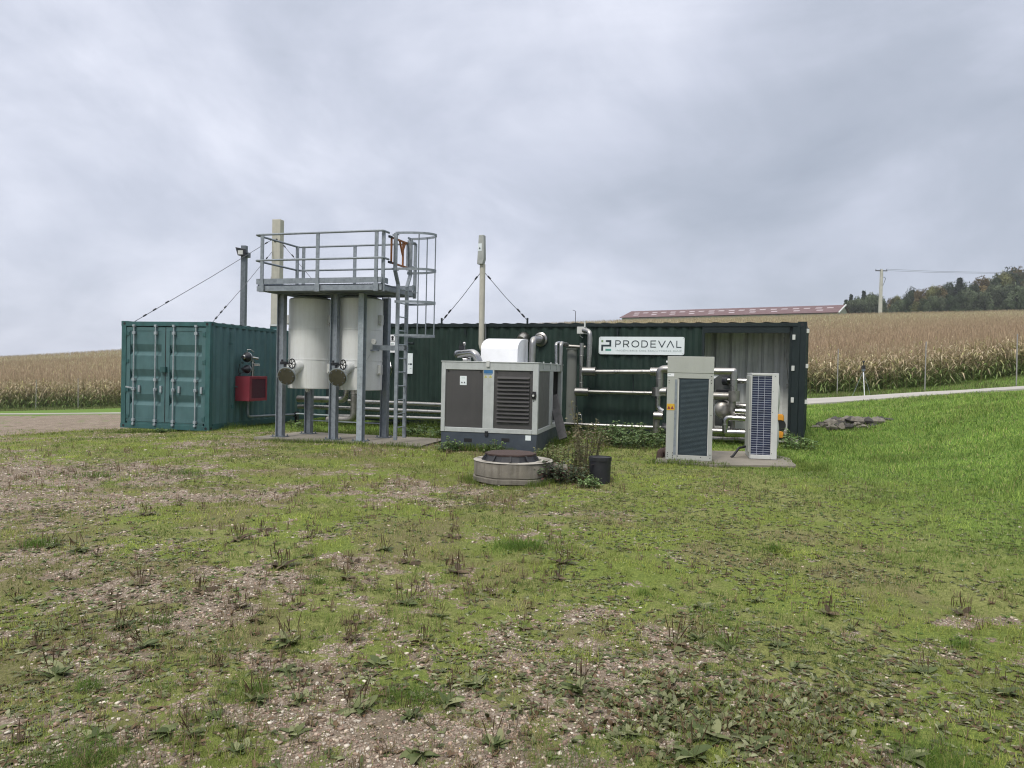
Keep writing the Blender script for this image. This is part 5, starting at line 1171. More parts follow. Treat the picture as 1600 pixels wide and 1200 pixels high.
for px in (1330, 1346, 1358): TL.append((px, 472, 250, 'bush'))
adj = {'dark': 'dark green', 'olive': 'olive green', 'rust': 'rusty brown leafed', 'fir': 'pointed dark fir', 'bush': 'low round green'}
TL.sort()
LBL = []
for i, (px, py, Y, kd_) in enumerate(TL):
    p = at(px, py, Y); gz_ = H(p.x, Y); hh_ = max(3.5, p.z-gz_)
    front = Y < 252
    where = 'in the front row' if front else 'on the skyline'
    seg_ = 'near the pole' if px < 1420 else ('in the wood middle' if px < 1500 else ('near the wood right end' if px < 1570 else 'at the right edge'))
    tr_ = bpy.data.objects.new('fir_tree' if kd_ == 'fir' else ('bush' if kd_ == 'bush' else 'broadleaf_tree'), None); COL.objects.link(tr_); tr_.location = (p.x, Y, gz_-.5)
    s_ = hh_/protos[kd_, 0][1]; tr_.scale = (max(.5, s_*(1.0 if kd_ == 'fir' else .62))*rt.uniform(.85, 1.2),)*2+(s_*1.03,); tr_.rotation_euler = (0, 0, rt.uniform(0, 6.28))
    LBL.append((tr_, f'{adj[kd_]} {"bush" if kd_ == "bush" else "tree"} {where} {seg_}', 'bush' if kd_ == 'bush' else 'tree', 'trees of the wood beyond the field', px))
    c_ = bpy.data.objects.new('crown', protos[kd_, i % 2][0]); COL.objects.link(c_); c_.parent = tr_
    c_ = bpy.data.objects.new('trunk', trunks[kd_]); COL.objects.link(c_); c_.parent = tr_

ORD = ['leftmost', 'second from left', 'third from left', 'fourth from left', 'fifth from left', 'sixth from left', 'seventh from left', 'eighth from left', 'ninth from left', 'tenth from left', 'eleventh from left', 'twelfth from left', 'thirteenth from left', 'fourteenth from left', 'fifteenth from left', 'sixteenth from left', 'seventeenth from left', 'eighteenth from left', 'nineteenth from left', 'twentieth from left']
def label_all(L):
    by = {}
    for r_ in L: by.setdefault(r_[1], []).append(r_)
    for k, rs_ in by.items():
        rs_.sort(key=lambda r: r[4])
        for i, (ob, lb_, ct_, gr_, px) in enumerate(rs_): tag(ob, lb_ if len(rs_) == 1 else lb_+', '+(ORD[i] if i < len(rs_)-1 else 'rightmost'), ct_, gr_)
label_all(LBL)
# ------------------------------------------------------------------ maize field
def in_view(x, y, m=1.12): return np.abs(x) < (y*.69*m+4)
g = np.random.default_rng(21)
def front_y(x):  # near edge of the maize
    return np.interp(x, [-80, -25, 0, 12, 20, 40], [58, 57.5, 50, 39.0, 34.6, 33])
VV = []; FF = []; CC = []; off = 0
def addstrips(*a, **k):
    global off
    V, Fi, C = strips(*a, **k); VV.append(V); FF.append(Fi+off); CC.append(C); off += len(V)
def maize(x, y, nleaf, full):
    n = len(x); z = hz0(x, y); h = np.interp(x, [-20, 5], [2.05, 1.60])*(.86+.28*g.random(n)); base = np.c_[x, y, z]
    tone = fbm(x, y, .03, 61, 3)[:, None]; tone2 = fbm(x, y, .6, 63, 2)
    lo = 0 if full else .45
    tan_ = np.array([.50, .41, .275]); yel = np.array([.44, .41, .20]); grn = np.array([.20, .28, .095]); pnk = np.array([.44, .35, .245]); pal = np.array([.58, .51, .36])
    up = np.tile([0, 0, 1.], (n, 1)); a = g.random(n)*6.283
    sidev = np.c_[np.cos(a), np.sin(a), np.zeros(n)]
    if full: addstrips(base, up, sidev, h, np.full(n, .045), g.normal(size=(n, 3))*[.05, .05, 0], np.tile([.20, .19, .09], (n, 1)), seg=0, taper=.3)
    for k in range(nleaf):
        u = lo+(1-lo)*(k+.5+g.random(n)*.6)/(nleaf+.3); a = g.random(n)*6.283; el = .5+.75*g.random(n)
        d = np.c_[np.cos(a)*np.cos(el), np.sin(a)*np.cos(el), np.sin(el)]; s = np.c_[-np.sin(a), np.cos(a), np.zeros(n)]
        L = (.36+.34*g.random(n))*(1 if full else 1.1); b = base+np.c_[np.zeros(n), np.zeros(n), h*u*.92]
        w_g = sst(.62, .20, u+(g.random(n)-.5)*.5)[:, None]*(.6+.9*(1-tone)); w_g = np.clip(w_g, 0, 1)
        r = g.random(n)[:, None]
        top = np.where(r < .30, pnk, np.where(r < .62, tan_, np.where(r < .84, yel, pal)))*(.65+.6*g.random(n))[:, None]
        top = top*(1-.0*tone)+grn*0.
        col = top*(1-w_g)+grn*(.7+.8*g.random(n))[:, None]*w_g
        addstrips(b, d, s, L, (.042+.028*g.random(n))*(1 if full else 1.2), np.c_[np.cos(a)*.12, np.sin(a)*.12, -.30-.35*g.random(n)], col, seg=1, taper=.1)
    # tassels
    for k in range(3 if full else 2):
        a = g.random(n)*6.283; d = unit(np.c_[np.cos(a)*.35, np.sin(a)*.35, np.ones(n)]); s = np.c_[-np.sin(a), np.cos(a), np.zeros(n)]
        addstrips(base+np.c_[np.zeros(n), np.zeros(n), h*.92], d, s, .32+.16*g.random(n), np.full(n, .028 if full else .05), np.zeros((n, 3)), np.array([.35, .265, .18])*(.7+.7*g.random(n))[:, None], seg=0, taper=.3)
# near rows in full
xs = []; ys = []
for side in range(1):
    X = g.uniform(-62, 62, 60000); dpt = g.random(60000)**1.3*9; Y = front_y(X)+dpt; k = in_view(X, Y) & ((X < -17) | (X > 10)); xs = X[k][:7600]; ys = Y[k][:7600]
row = np.round((ys-front_y(xs))/.75)*.75; ys = front_y(xs)+row+g.normal(size=len(xs))*.06
maize(xs, ys, 12, True)
# the rest: upper halves only are ever seen over the rows before them
n0 = 210000; u = g.random(n0); Y = 44*(225/44)**u; X = (g.random(n0)*2-1)*(Y*.74+4); fy = front_y(X)+8
k = (Y > fy) & (Y < 214) & ~((X > -Y*.28) & (X < Y*.02) & (Y < 150)) ; X = X[k]; Y = Y[k]
X = X[:110000]; Y = Y[:110000]
maize(X, Y, 4, False)
corn = npmesh('maize_field', np.concatenate(VV), np.concatenate(FF), 4, np.concatenate(CC), cornm)
tag(corn, 'ripe brown maize standing over the whole hillside behind the site', 'maize'); struct(corn, 'stuff')

# ------------------------------------------------------------------ things that block grass
def blocked(x, y):
    b = np.zeros(len(x), bool)
    def rect(fr, x0, x1, y0, y1):
        dx = x-fr.loc.x; dy = y-fr.loc.y; lx = dx*fr.e1.x+dy*fr.e1.y; ly = dx*fr.e2.x+dy*fr.e2.y
        return (lx > x0) & (lx < x1) & (ly > y0) & (ly < y1)
    b |= rect(TC, -CW, 0, 0, CL); b |= rect(BC, -BL, 0, 0, BW); b |= rect(TF, -.36, 3.05, -.22, 1.25); b |= rect(CHL, 0, cw, 0, cdp); b |= rect(KA, -.05, kw+.9, -.28, 1.2)
    b |= np.hypot(x-MHx, y-MHy) < RO-.0
    return b
def scatter(n, r0, r1, p=1.6, amax=R(49)):
    n = int(n*1.15)
    """ground points, denser towards the camera: density falls as r^-p"""
    u = g.random(n); e = 2-p; r = (r0**e+u*(r1**e-r0**e))**(1/e); a = (g.random(n)*2-1)*amax
    return r*np.sin(a), r*np.cos(a)
# gravel
X, Y = scatter(230000, 2.2, 24, 1.75); gr, lu, br, mo = masks(X, Y); keep = (g.random(len(X)) < sst(.02, .9, gr)*.75) & ~blocked(X, Y); X = X[keep]; Y = Y[keep]; n = len(X); Z = hz(X, Y); Rr = np.hypot(X, Y)
cube = np.array([[-1, -1, -1], [1, -1, -1], [1, 1, -1], [-1, 1, -1], [-1, -1, 1], [1, -1, 1], [1, 1, 1], [-1, 1, 1]])*.5
fq = np.array([0, 3, 2, 1, 4, 5, 6, 7, 0, 1, 5, 4, 1, 2, 6, 5, 2, 3, 7, 6, 3, 0, 4, 7])
sz = (.005+.0105*g.random(n)**3)*np.clip(.75+Rr*.07, 1, 2.6); V = cube[None]*(.45+1.0*g.random((n, 8, 1)))*np.stack([np.ones(n)*1.2, .7+.5*g.random(n), .45+.35*g.random(n)], 1)[:, None, :]*sz[:, None, None]
a = g.random(n)*6.283; c_, s_ = np.cos(a)[:, None], np.sin(a)[:, None]; V = np.stack([V[:, :, 0]*c_-V[:, :, 1]*s_, V[:, :, 0]*s_+V[:, :, 1]*c_, V[:, :, 2]], 2)+np.c_[X, Y, Z+sz*.12][:, None, :]
pal_ = np.array([[.34, .255, .19], [.40, .32, .25], [.26, .185, .14], [.50, .42, .33], [.20, .165, .135], [.62, .56, .47], [.36, .25, .20]]); C = pal_[g.integers(0, 7, n)]*(.60+.55*g.random(n))[:, None]
st = npmesh('gravel', V.reshape(-1, 3), (fq[None]+(np.arange(n)*8)[:, None]).reshape(-1), 4, np.repeat(C, 8, 0), stonem); tag(st, 'small pinkish grey gravel scattered over the bare ground', 'gravel'); struct(st, 'stuff')
# grass blades
VV = []; FF = []; CC = []; off = 0
def blades(X, Y, hgt, wid, col, lean=.55):
    n = len(X); Z = hz(X, Y); a = g.random(n)*6.283; el = np.pi/2-np.abs(g.normal(size=n))*lean; el = np.clip(el, .15, 1.57)
    d = np.c_[np.cos(a)*np.cos(el), np.sin(a)*np.cos(el), np.sin(el)]; s = np.c_[-np.sin(a), np.cos(a), np.zeros(n)]
    addstrips(np.c_[X, Y, Z-.003], d, s, hgt, wid, np.c_[np.cos(a), np.sin(a), -.3*np.ones(n)]*(hgt*.25)[:, None], col, seg=0, taper=.25)
X, Y = scatter(760000, 2.2, 30, 1.5); gr, lu, br, mo = masks(X, Y); clump = fbm(X, Y, 3.2, 71, 3, .6); cl2 = fbm(X, Y, 9., 75, 2)
dens = np.clip((1-sst(.10, .95, gr)*.88), 0, 1)*np.clip(sst(.36, .62, clump*.5+cl2*.5)*1.05+.10+lu*.7, 0, 1)
k = (g.random(len(X)) < dens) & ~blocked(X, Y); X, Y, gr, lu, br, mo, clump = X[k], Y[k], gr[k], lu[k], br[k], mo[k], clump[k]; n = len(X); Rr = np.hypot(X, Y)
tall = sst(.58, .74, fbm(X, Y, 1.7, 77, 3))
hgt = (.012+.030*g.random(n)**1.5+.030*tall*g.random(n)+lu*(.008+.028*g.random(n)*(.2+1.6*sst(.35, .7, fbm(X, Y, 1.6, 78, 3)))))*np.clip(.8+Rr*.03, 1, 1.5); wid = np.clip(.0022+Rr*.00085, .003, .02)
r = g.random(n)[:, None]; cg = np.array([.110, .162, .033]); cy = np.array([.255, .295, .068]); cd_ = np.array([.31, .27, .13]); cb = np.array([.100, .180, .032]); cb2 = np.array([.26, .355, .082])
col = cg*(1-mo[:, None])+cy*mo[:, None]; col = np.where(r < (.10+.45*br)[:, None] if False else r < (.10+.34*br[:, None]), cd_, col); lc = np.where(g.random(n)[:, None] < .5, cb, cb2); lc = np.where(g.random(n)[:, None] < .07, cd_*1.1, lc); col = col*(1-lu[:, None])+lc*lu[:, None]
big = fbm(X, Y, .45, 79, 3)[:, None]; fine_ = fbm(X, Y, 2.4, 80, 3)[:, None]; col = col*(.05+.5*big+1.1*fine_+.5*g.random(n)[:, None])
blades(X, Y, hgt, wid, col)
# taller grass round the bases, on the verge and in tufts
def belt(fr, l0, l1, n, w, h0, h1):
    a_ = fr.w(*l0, 0); b_ = fr.w(*l1, 0); t = g.random(n); X = a_.x+(b_.x-a_.x)*t+g.normal(size=n)*w; Y = a_.y+(b_.y-a_.y)*t+g.normal(size=n)*w
    k = ~blocked(X, Y); X = X[k]; Y = Y[k]; m_ = len(X); ck = sst(.3, .7, fbm(X, Y, 1.6, 83, 3)); hh = (h0+(h1-h0)*g.random(m_))*(.35+.9*ck)
    c_ = np.where(g.random(m_)[:, None] < .5, np.array([.095, .155, .028]), np.array([.17, .23, .05]))*(.6+.6*g.random(m_))[:, None]; blades(X, Y, hh, np.full(m_, .013), c_, .35)
belt(TC, (-CW-.2, -.10), (0, -.10), 1800, .09, .03, .10); belt(TC, (.12, 0), (.12, CL), 2600, .12, .05, .16); belt(BC, (-BL, -.35), (0, -.30), 9000, .28, .06, .24); belt(CHL, (0, -.08), (cw, -.08), 1800, .07, .04, .14); belt(CHL, (cw+.08, -.1), (cw+.08, cdp), 1500, .12, .05, .2)
belt(TF, (-.5, -.38), (3.3, -.38), 1800, .07, .03, .09); belt(TF, (-.4, 1.5), (3.4, 1.5), 4500, .20, .08, .24); belt(KA, (-.2, -.38), (2.4, -.30), 2200, .08, .03, .10); belt(KA, (2.35, -.3), (1.9, 1.4), 1600, .10, .04, .14)
t = g.random(3000)*6.283; X = MHx+np.cos(t)*(RO+.05+g.random(3000)**2*.15); Y = MHy+np.sin(t)*(RO+.05+g.random(3000)**2*.15); blades(X, Y, .02+.11*g.random(3000)*sst(.4, .7, fbm(X, Y, 3., 99, 2)), np.full(3000, .008), np.array([.12, .17, .035])*(.6+.7*g.random(3000))[:, None], .4)
tf = [(815, 855, .22, 900), (1130, 1010, .1, 300), (640, 1090, .14, 500), (900, 1190, .2, 500), (130, 1185, .2, 800), (1500, 1010, .08, 250), (497, 912, .05, 160), (250, 975, .07, 200), (140, 1075, .08, 260), (1470, 1190, .2, 900), (60, 852, .12, 300), (290, 740, .25, 400), (150, 745, .2, 300), (400, 1080, .05, 160), (1210, 860, .07, 150), (1005, 930, .06, 140)]
for px, py, rad, m_ in tf:
    p = ground_at(px, py); X = p.x+g.normal(size=m_)*rad*.6; Y = p.y+g.normal(size=m_)*rad*.45; blades(X, Y, .03+.05*g.random(m_), np.full(m_, .0035 if p.y < 6 else .008), np.array([.10, .17, .03])*(.6+.7*g.random(m_))[:, None], .5)
# field verge behind the path
X = g.uniform(-48, 34, 60000); Y = front_y(X)-.2-g.random(60000)*np.where(X < 0, 6.5, 3.2); k = in_view(X, Y) & ((X < -15) | (X > 10)); X = X[k][:22000]; Y = Y[k][:22000]; m_ = len(X)
blades(X, Y, .10+.22*g.random(m_)*sst(.3, .7, fbm(X, Y, .8, 91, 2)), np.full(m_, .03), np.where(g.random(m_)[:, None] < .5, np.array([.10, .14, .04]), np.array([.20, .21, .09]))*(.6+.6*g.random(m_))[:, None], .4)
grs = npmesh('grass', np.concatenate(VV), np.concatenate(FF), 4, np.concatenate(CC), grassm); tag(grs, 'short patchy green grass over the site and the bank', 'grass'); struct(grs, 'stuff')
# small broad-leaved ground cover
VV = []; FF = []; CC = []; off = 0
def rosettes(X, Y, nl, L0, L1, cols, elev=.35, wr=.42, seg=2):
    n = len(X); Z = hz(X, Y)
    for k in range(nl):
        a = g.random(n)*6.283; el = elev*(.3+1.2*g.random(n)); L = L0+(L1-L0)*g.random(n); d = np.c_[np.cos(a)*np.cos(el), np.sin(a)*np.cos(el), np.sin(el)]; s = unit(np.c_[-np.sin(a), np.cos(a), g.normal(size=n)*.25])
        ci = cols[g.integers(0, len(cols), n)]*(.6+.7*g.random(n))[:, None]
        addstrips(np.c_[X, Y, Z+.003], d, s, L, L*wr, np.c_[np.cos(a)*.1, np.sin(a)*.1, -.35*np.ones(n)]*L[:, None], ci, seg=seg, taper=.15)
pc = np.array([[.085, .11, .040], [.13, .155, .060], [.19, .205, .10], [.10, .08, .04], [.14, .09, .05], [.25, .26, .15]])
pc2 = np.array([[.09, .16, .03], [.14, .22, .045], [.22, .30, .08]])
X, Y = scatter(24000, 2.4, 16, 1.4); gr, lu, br, mo = masks(X, Y); pch = fbm(X, Y, .8, 95, 3); rt_ = sst(-1.5, 1.8, X)*.45; k = (g.random(len(X)) < sst(.46, .64, pch+rt_*.22)*(.55+.45*(1-lu))+.05) & ~blocked(X, Y); rosettes(X[k], Y[k], 5, .018, .048, pc)
lz_ = ground_at(1150, 1120); X = lz_.x+g.normal(size=520)*.42; Y = lz_.y+g.normal(size=520)*.22; rosettes(X, Y, 5, .022, .058, pc[[0, 1, 2, 5, 4]], .9)
X, Y = scatter(26000, 5, 22, 1.3); gr, lu, br, mo = masks(X, Y); k = (g.random(len(X)) < lu*.9+.12) & ~blocked(X, Y); rosettes(X[k], Y[k], 4, .018, .045, pc2*.72, .6, .5, 1)
X, Y = scatter(4600, 2.6, 16, 1.3); gr, lu, br, mo = masks(X, Y); k = ~blocked(X, Y) & (g.random(len(X)) < (1-lu)*sst(.38, .62, fbm(X, Y, .9, 101, 3))*np.where(X < 1.5, .75, .35)); X = X[k]; Y = Y[k]
for q_ in range(7):
    n = len(X); Z = hz(X, Y); a = g.random(n)*6.283; el = 1.57-np.abs(g.normal(size=n))*.45; d = np.c_[np.cos(a)*np.cos(el), np.sin(a)*np.cos(el), np.sin(el)]; s = np.c_[-np.sin(a), np.cos(a), np.zeros(n)]; L = (.025+.055*g.random(n))*(.7+.05*Y); addstrips(np.c_[X+g.normal(size=n)*.02, Y+g.normal(size=n)*.02, Z], d, s, L, np.clip(.0022+Y*.0004, .003, .012), g.normal(size=(n, 3))*.008, np.array([.17, .125, .075])*(.5+1.1*g.random(n))[:, None], seg=1, taper=.5)
rosettes(X, Y, 3, .02, .05, pc[[0, 3, 4]], .5)
X, Y = scatter(900, 2.6, 14, 1.4); k = ~blocked(X, Y) & (g.random(len(X)) < .25); rosettes(X[k], Y[k], 4, .008, .014, np.array([[.75, .62, .05], [.75, .75, .68]]), .9, .7, 0)
gc = npmesh('ground_cover', np.concatenate(VV), np.concatenate(FF), 4, np.concatenate(CC), leafm); tag(gc, 'small broad leaved weeds and clover spread through the turf', 'weeds'); struct(gc, 'stuff')

# ------------------------------------------------------------------ plantain weeds standing one by one in the gravel
def plantain(seed, spikes, leaves, s, green):
    global VV, FF, CC, off, g
    VV = []; FF = []; CC = []; off = 0; g0 = g; g = np.random.default_rng(seed); n = leaves
    a = g.random(n)*6.283; el = .1+.7*g.random(n); L = s*(.55+.5*g.random(n)); d = np.c_[np.cos(a)*np.cos(el), np.sin(a)*np.cos(el), np.sin(el)]; sd = unit(np.c_[-np.sin(a), np.cos(a), g.normal(size=n)*.3])
    colz = (np.array([[.085, .115, .038], [.14, .165, .065], [.21, .225, .11]]) if green else np.array([[.11, .095, .05], [.09, .06, .035], [.13, .14, .06], [.17, .125, .075]])); c = colz[g.integers(0, len(colz), n)]*(.7+.5*g.random(n))[:, None]
    addstrips(np.c_[g.normal(size=(n, 2))*.012*s/.07, np.zeros(n)+.003], d, sd, L, L*.40, np.c_[np.cos(a)*.1, np.sin(a)*.1, -.30*np.ones(n)]*L[:, None], c, seg=3, taper=.12)
    n = spikes
    if n:
        a = g.random(n)*6.283; el = 1.57-np.abs(g.normal(size=n))*.38; L = s*(.8+.9*g.random(n)); d = np.c_[np.cos(a)*np.cos(el), np.sin(a)*np.cos(el), np.sin(el)]
        b = np.c_[g.normal(size=(n, 2))*.02*s/.07, np.zeros(n)]; dk = np.tile([.11, .075, .045], (n, 1))*(.7+.7*g.random(n))[:, None]; st_ = np.tile([.13, .13, .06], (n, 1))
        for ph in (0, 1.57):
            sv = unit(np.cross(d, np.tile([math.cos(ph), math.sin(ph), .2], (n, 1)))); addstrips(b, d, sv, L*.6, np.full(n, .0022), np.zeros((n, 3)), st_, seg=0, taper=1); addstrips(b+d*(L*.5)[:, None], d, sv, L*.5, np.full(n, .0046), np.zeros((n, 3)), dk, seg=2, taper=.4)
    ob = npmesh('plantain', np.concatenate(VV), np.concatenate(FF), 4, np.concatenate(CC), leafm); d_ = ob.data; bpy.data.objects.remove(ob); g = g0; return d_
PM = {'spiky': [plantain(i, 10, 9, .075, False) for i in (1, 2, 3)], 'leafy': [plantain(i, 3, 16, .080, True) for i in (4, 5, 6)], 'rosette': [plantain(i, 0, 14, .085, True) for i in (7, 8)], 'mixed': [plantain(i, 8, 14, .08, True) for i in (9, 10, 11)]}
WL = [('spiky', 175, 935, 1.1), ('spiky', 105, 905, .9), ('spiky', 215, 915, .8), ('mixed', 25, 940, 1.1), ('mixed', 95, 985, 1.4), ('mixed', 190, 980, 1.0), ('spiky', 315, 925, 1.), ('spiky', 378, 950, 1.), ('spiky', 460, 950, .9), ('mixed', 225, 1012, 1.2), ('mixed', 260, 990, .8), ('spiky', 395, 970, .7), ('mixed', 450, 1005, 1.2), ('leafy', 90, 1055, 1.3), ('leafy', 450, 1050, 1.), ('mixed', 400, 1095, 1.2), ('leafy', 470, 1095, 1.4), ('rosette', 265, 1145, 1.2), ('rosette', 462, 1145, .8), ('leafy', 375, 1175, 1.2), ('leafy', 155, 1150, 1.), ('mixed', 300, 1150, .9), ('spiky', 35, 1160, 1.2), ('mixed', 335, 1120, .8),
      ('spiky', 555, 975, 1.0), ('spiky', 550, 1000, .9), ('mixed', 635, 945, 1.1), ('spiky', 660, 1005, 1.2), ('mixed', 690, 965, .9), ('spiky', 545, 905, 1.), ('spiky', 550, 880, 1.1), ('spiky', 440, 885, 1.2), ('mixed', 480, 870, 1.), ('spiky', 640, 880, 1.4), ('spiky', 710, 895, 1.1), ('spiky', 645, 830, 1.2), ('spiky', 710, 840, 1.1), ('spiky', 230, 805, 1.2), ('spiky', 315, 795, 1.1), ('spiky', 280, 790, .9), ('spiky', 485, 840, 1.), ('mixed', 80, 855, 1.2), ('mixed', 125, 862, 1.), ('spiky', 870, 905, 1.1), ('spiky', 820, 985, 1.2), ('spiky', 945, 985, 1.0), ('spiky', 880, 880, 1.), ('mixed', 600, 860, .9),
      ('leafy', 745, 1070, 1.2), ('leafy', 700, 1100, 1.), ('mixed', 640, 1120, 1.1), ('rosette', 650, 1180, 1.2), ('leafy', 775, 1165, 1.1), ('rosette', 590, 1040, 1.), ('mixed', 905, 1080, 1.), ('rosette', 885, 1075, 1.), ('spiky', 1060, 1010, 1.3), ('mixed', 1090, 1000, 1.2), ('mixed', 1135, 1015, 1.), ('leafy', 1030, 1130, 1.3), ('leafy', 1110, 1150, 1.3), ('leafy', 1080, 1185, 1.3), ('leafy', 1180, 1165, 1.2), ('rosette', 1240, 1045, 1.1), ('spiky', 1500, 960, 1.2), ('rosette', 1395, 1165, 1.3), ('rosette', 1420, 1185, 1.2), ('leafy', 1570, 1085, 1.3), ('leafy', 1545, 1140, 1.2), ('mixed', 1330, 985, 1.1), ('rosette', 1100, 950, 1.), ('mixed', 1215, 1010, 1.), ('leafy', 980, 1150, 1.2), ('mixed', 1180, 940, .9), ('spiky', 770, 930, 1.), ('spiky', 830, 950, .8), ('spiky', 1290, 960, 1.1), ('mixed', 1440, 1050, 1.1), ('spiky', 340, 1040, .9), ('mixed', 560, 1110, 1.1), ('spiky', 210, 1060, .8), ('spiky', 60, 1010, .9), ('spiky', 150, 870, .7), ('spiky', 370, 845, 1.), ('spiky', 410, 830, .9)]
desc = {'spiky': 'weed with dark upright seed spikes', 'leafy': 'broad leaved weed', 'rosette': 'flat green rosette', 'mixed': 'green weed with brown spikes'}
def zone(px, py):
    a = 'in the lower left gravel' if (px < 520 and py > 960) else ('on the left stony ground' if px < 520 else ('in the lower middle' if (px < 960 and py > 960) else ('before the manhole' if px < 960 else ('in the mossy lower right' if py > 1060 else 'in the turf at the right'))))
    return a
wr_ = random.Random(4); LBW = []
for i, (kd_, px, py, s_) in enumerate(WL):
    p = ground_at(px, py); ob = bpy.data.objects.new('plantain_weed', PM[kd_][i % len(PM[kd_])]); COL.objects.link(ob); ob.location = (p.x, p.y, H(p.x, p.y)); far_ = 1 if p.y < 5 else 1.25
    s_ *= wr_.uniform(.65, 1.2); ob.scale = (s_*far_, s_*far_, s_*far_*wr_.uniform(.75, 1.25)); ob.rotation_euler = (0, 0, wr_.uniform(0, 6.28)); z_ = zone(px, py); LBW.append((ob, f'{desc[kd_]} {z_}', 'weed', f'{kd_} weeds {z_}', px))

label_all(LBW)
# ------------------------------------------------------------------ bushy weeds: nettles and dry stalks by the machines
def weedclump(name, label, cat, px, py, rad, hgt, n, cols, loc=None, stalks=0, leafL=.07, dry=False):
    global VV, FF, CC, off
    p = Vector(loc) if loc else ground_at(px, py); f_ = Fr(name, label, cat, (p.x, p.y, H(p.x, p.y)), 0, 'leafy weeds round the machines'); VV = []; FF = []; CC = []; off = 0
    ns = max(4, n//45); ba = g.random(ns)*6.283; br_ = rad*np.sqrt(g.random(ns)); bx_ = np.c_[br_*np.cos(ba), br_*np.sin(ba)*.7]; sh = hgt*(.45+.55*g.random(ns))*(1-.35*(br_/rad)**2)
    k = g.integers(0, ns, n); u = g.random(n)**.7; ln = np.c_[np.cos(ba), np.sin(ba)]*.18
    P = np.c_[bx_[k]+ln[k]*(u*sh[k])[:, None]+g.normal(size=(n, 2))*.035, u*sh[k]+.01]; a = g.random(n)*6.283; el = -.2+.9*g.random(n); d = np.c_[np.cos(a)*np.cos(el), np.sin(a)*np.cos(el), np.sin(el)]; s = unit(np.c_[-np.sin(a), np.cos(a), g.normal(size=n)*.4]); L = leafL*(.5+.8*g.random(n))
    c = cols[g.integers(0, len(cols), n)]*(.55+.8*g.random(n))[:, None]; addstrips(P, d, s, L, L*.5, np.c_[np.zeros((n, 2)), -.3*L], c, seg=1, taper=.1)
    npmesh('foliage', np.concatenate(VV), np.concatenate(FF), 4, np.concatenate(CC), leafm, f_.o)
    mb = MB()
    for j in range(ns): mb.tube([(bx_[j, 0], bx_[j, 1], -.02), (bx_[j, 0]+ln[j, 0]*sh[j], bx_[j, 1]+ln[j, 1]*sh[j], sh[j])], .005, 5)
    mb.build('stems', stemm, f_.o); return f_
stemm = M('weed_stem', (.13, .12, .06), .8)
grn_ = np.array([[.07, .125, .040], [.11, .175, .06], [.17, .23, .10]]); dryc = np.array([[.12, .14, .05], [.17, .17, .08], [.20, .15, .09], [.10, .07, .05], [.25, .24, .14]])
weedclump('nettle_clump', 'dense green nettles below the low pipe, left of the tall cooler', 'weeds', 0, 0, .80, .50, 2600, grn_, loc=at(1010, 700, 15.2))
weedclump('nettle_clump', 'dark green nettles climbing to the low pipe, mid way to the cooling unit', 'weeds', 0, 0, .60, .52, 1500, grn_, loc=at(965, 690, 15.8))
weedclump('dry_weed', 'tall dry brownish weed with small leaves between manhole and bucket', 'weeds', 0, 0, .15, 1.10, 800, dryc, loc=(at(913, 752, 10.7)), leafL=.045)
weedclump('yellowing_weed', 'yellow green bushy weed behind the right side of the manhole ring', 'weeds', 0, 0, .46, .50, 2400, dryc[:3]*np.array([.85, 1.05, .8]), loc=at(885, 735, 11.3), leafL=.045)
weedclump('bramble', 'dark reddish bramble spilling over the right edge of the manhole ring', 'weeds', 0, 0, .34, .34, 1400, np.array([[.05, .07, .035], [.10, .05, .04], [.15, .19, .12], [.07, .10, .05]]), loc=at(875, 757, 10.25), leafL=.055)
weedclump('bucket_weed', 'small green weed growing at the foot of the black bucket', 'weeds', 0, 0, .16, .16, 350, grn_*1.3, loc=at(918, 764, 9.95), leafL=.05)
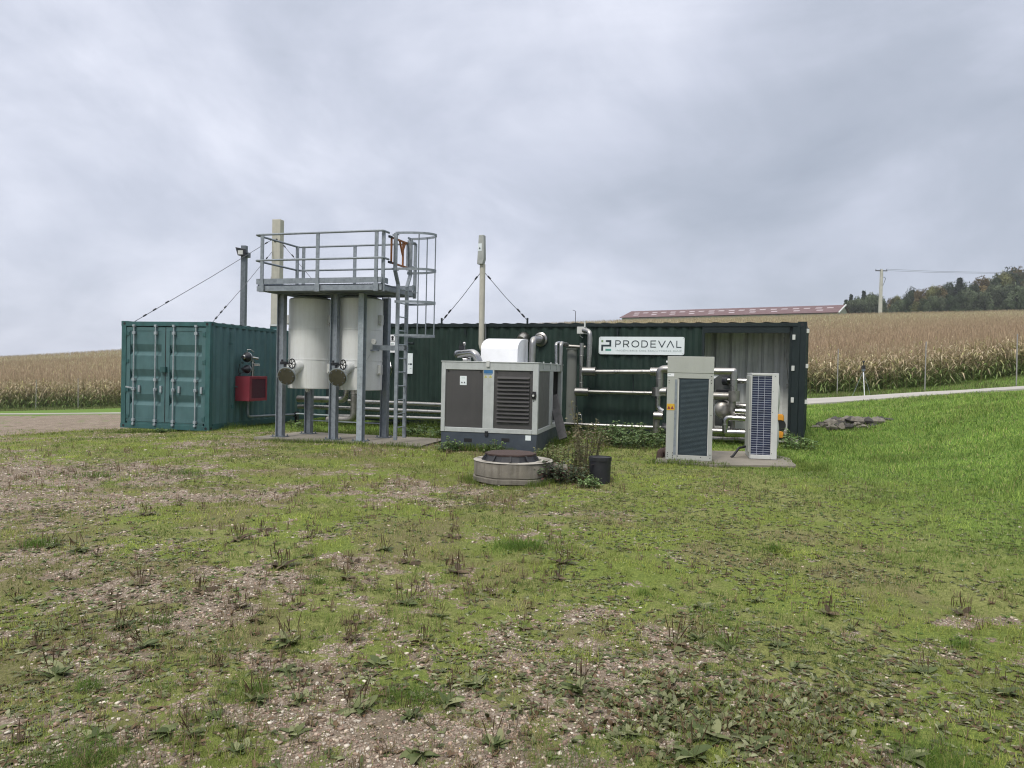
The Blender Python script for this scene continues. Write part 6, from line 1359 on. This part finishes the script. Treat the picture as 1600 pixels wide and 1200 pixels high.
weedclump('pipe_weed', 'dry seeding weed beside the foot of the leaning planks', 'weeds', 0, 0, .40, .60, 700, dryc, loc=at(918, 700, 14.6), leafL=.05)
weedclump('base_weed', 'feathery green weed against the left foot of the cooling unit', 'weeds', 0, 0, .20, .30, 500, grn_*1.1, loc=at(703, 706, 13.7), leafL=.05)
weedclump('base_weed', 'feathery green weed against the middle of the cooling unit base', 'weeds', 0, 0, .17, .26, 400, grn_*1.1, loc=at(771, 705, 13.6), leafL=.05)
weedclump('pipe_weed', 'green weed patch below the long pipes left of the cooling unit', 'weeds', 0, 0, .55, .35, 900, grn_*1.1, loc=at(668, 680, 16.5), leafL=.07)
weedclump('post_weed', 'small leafy weed at the foot of the right container post', 'weeds', 0, 0, .30, .28, 500, grn_*1.5, loc=at(1250, 703, 15.4), leafL=.06)
weedclump('bay_weed', 'little sapling growing in the open bay beside the post', 'weeds', 0, 0, .10, .42, 160, grn_*1.6, loc=at(1235, 689, 15.9), leafL=.06)
weedclump('door_weed', 'low green weed under the door edge of the teal container', 'weeds', 0, 0, .22, .12, 300, grn_*1.2, loc=at(254, 676, 17.9), leafL=.06)
weedclump('pipe_weed', 'tangled dark weed at the valve where teal and green containers meet', 'weeds', 0, 0, .30, .35, 350, grn_*.9, loc=at(468, 668, 18.3), leafL=.07)

# ------------------------------------------------------------------ the air of the valley
zs_ = gv[:, 2]; print('ground z', zs_.min(), zs_.max())
hm = bpy.data.materials.new('haze_air'); hm.use_nodes = True; ht = hm.node_tree; ht.nodes.clear(); ho = N(ht, 'ShaderNodeOutputMaterial'); hv = N(ht, 'ShaderNodeVolumePrincipled')
hv.inputs['Color'].default_value = (.90, .93, 1, 1); hv.inputs['Density'].default_value = HAZE; hv.inputs['Anisotropy'].default_value = .2; ht.links.new(hv.outputs[0], ho.inputs['Volume'])
ext = 905
hb_ = MB().box(-ext, ext, -ext, ext, float(zs_.min())-1, 75).build('haze', hm, smooth=False); hb_['kind'] = 'stuff'; hb_['label'] = 'thin grey damp air over the fields'; hb_['category'] = 'haze'
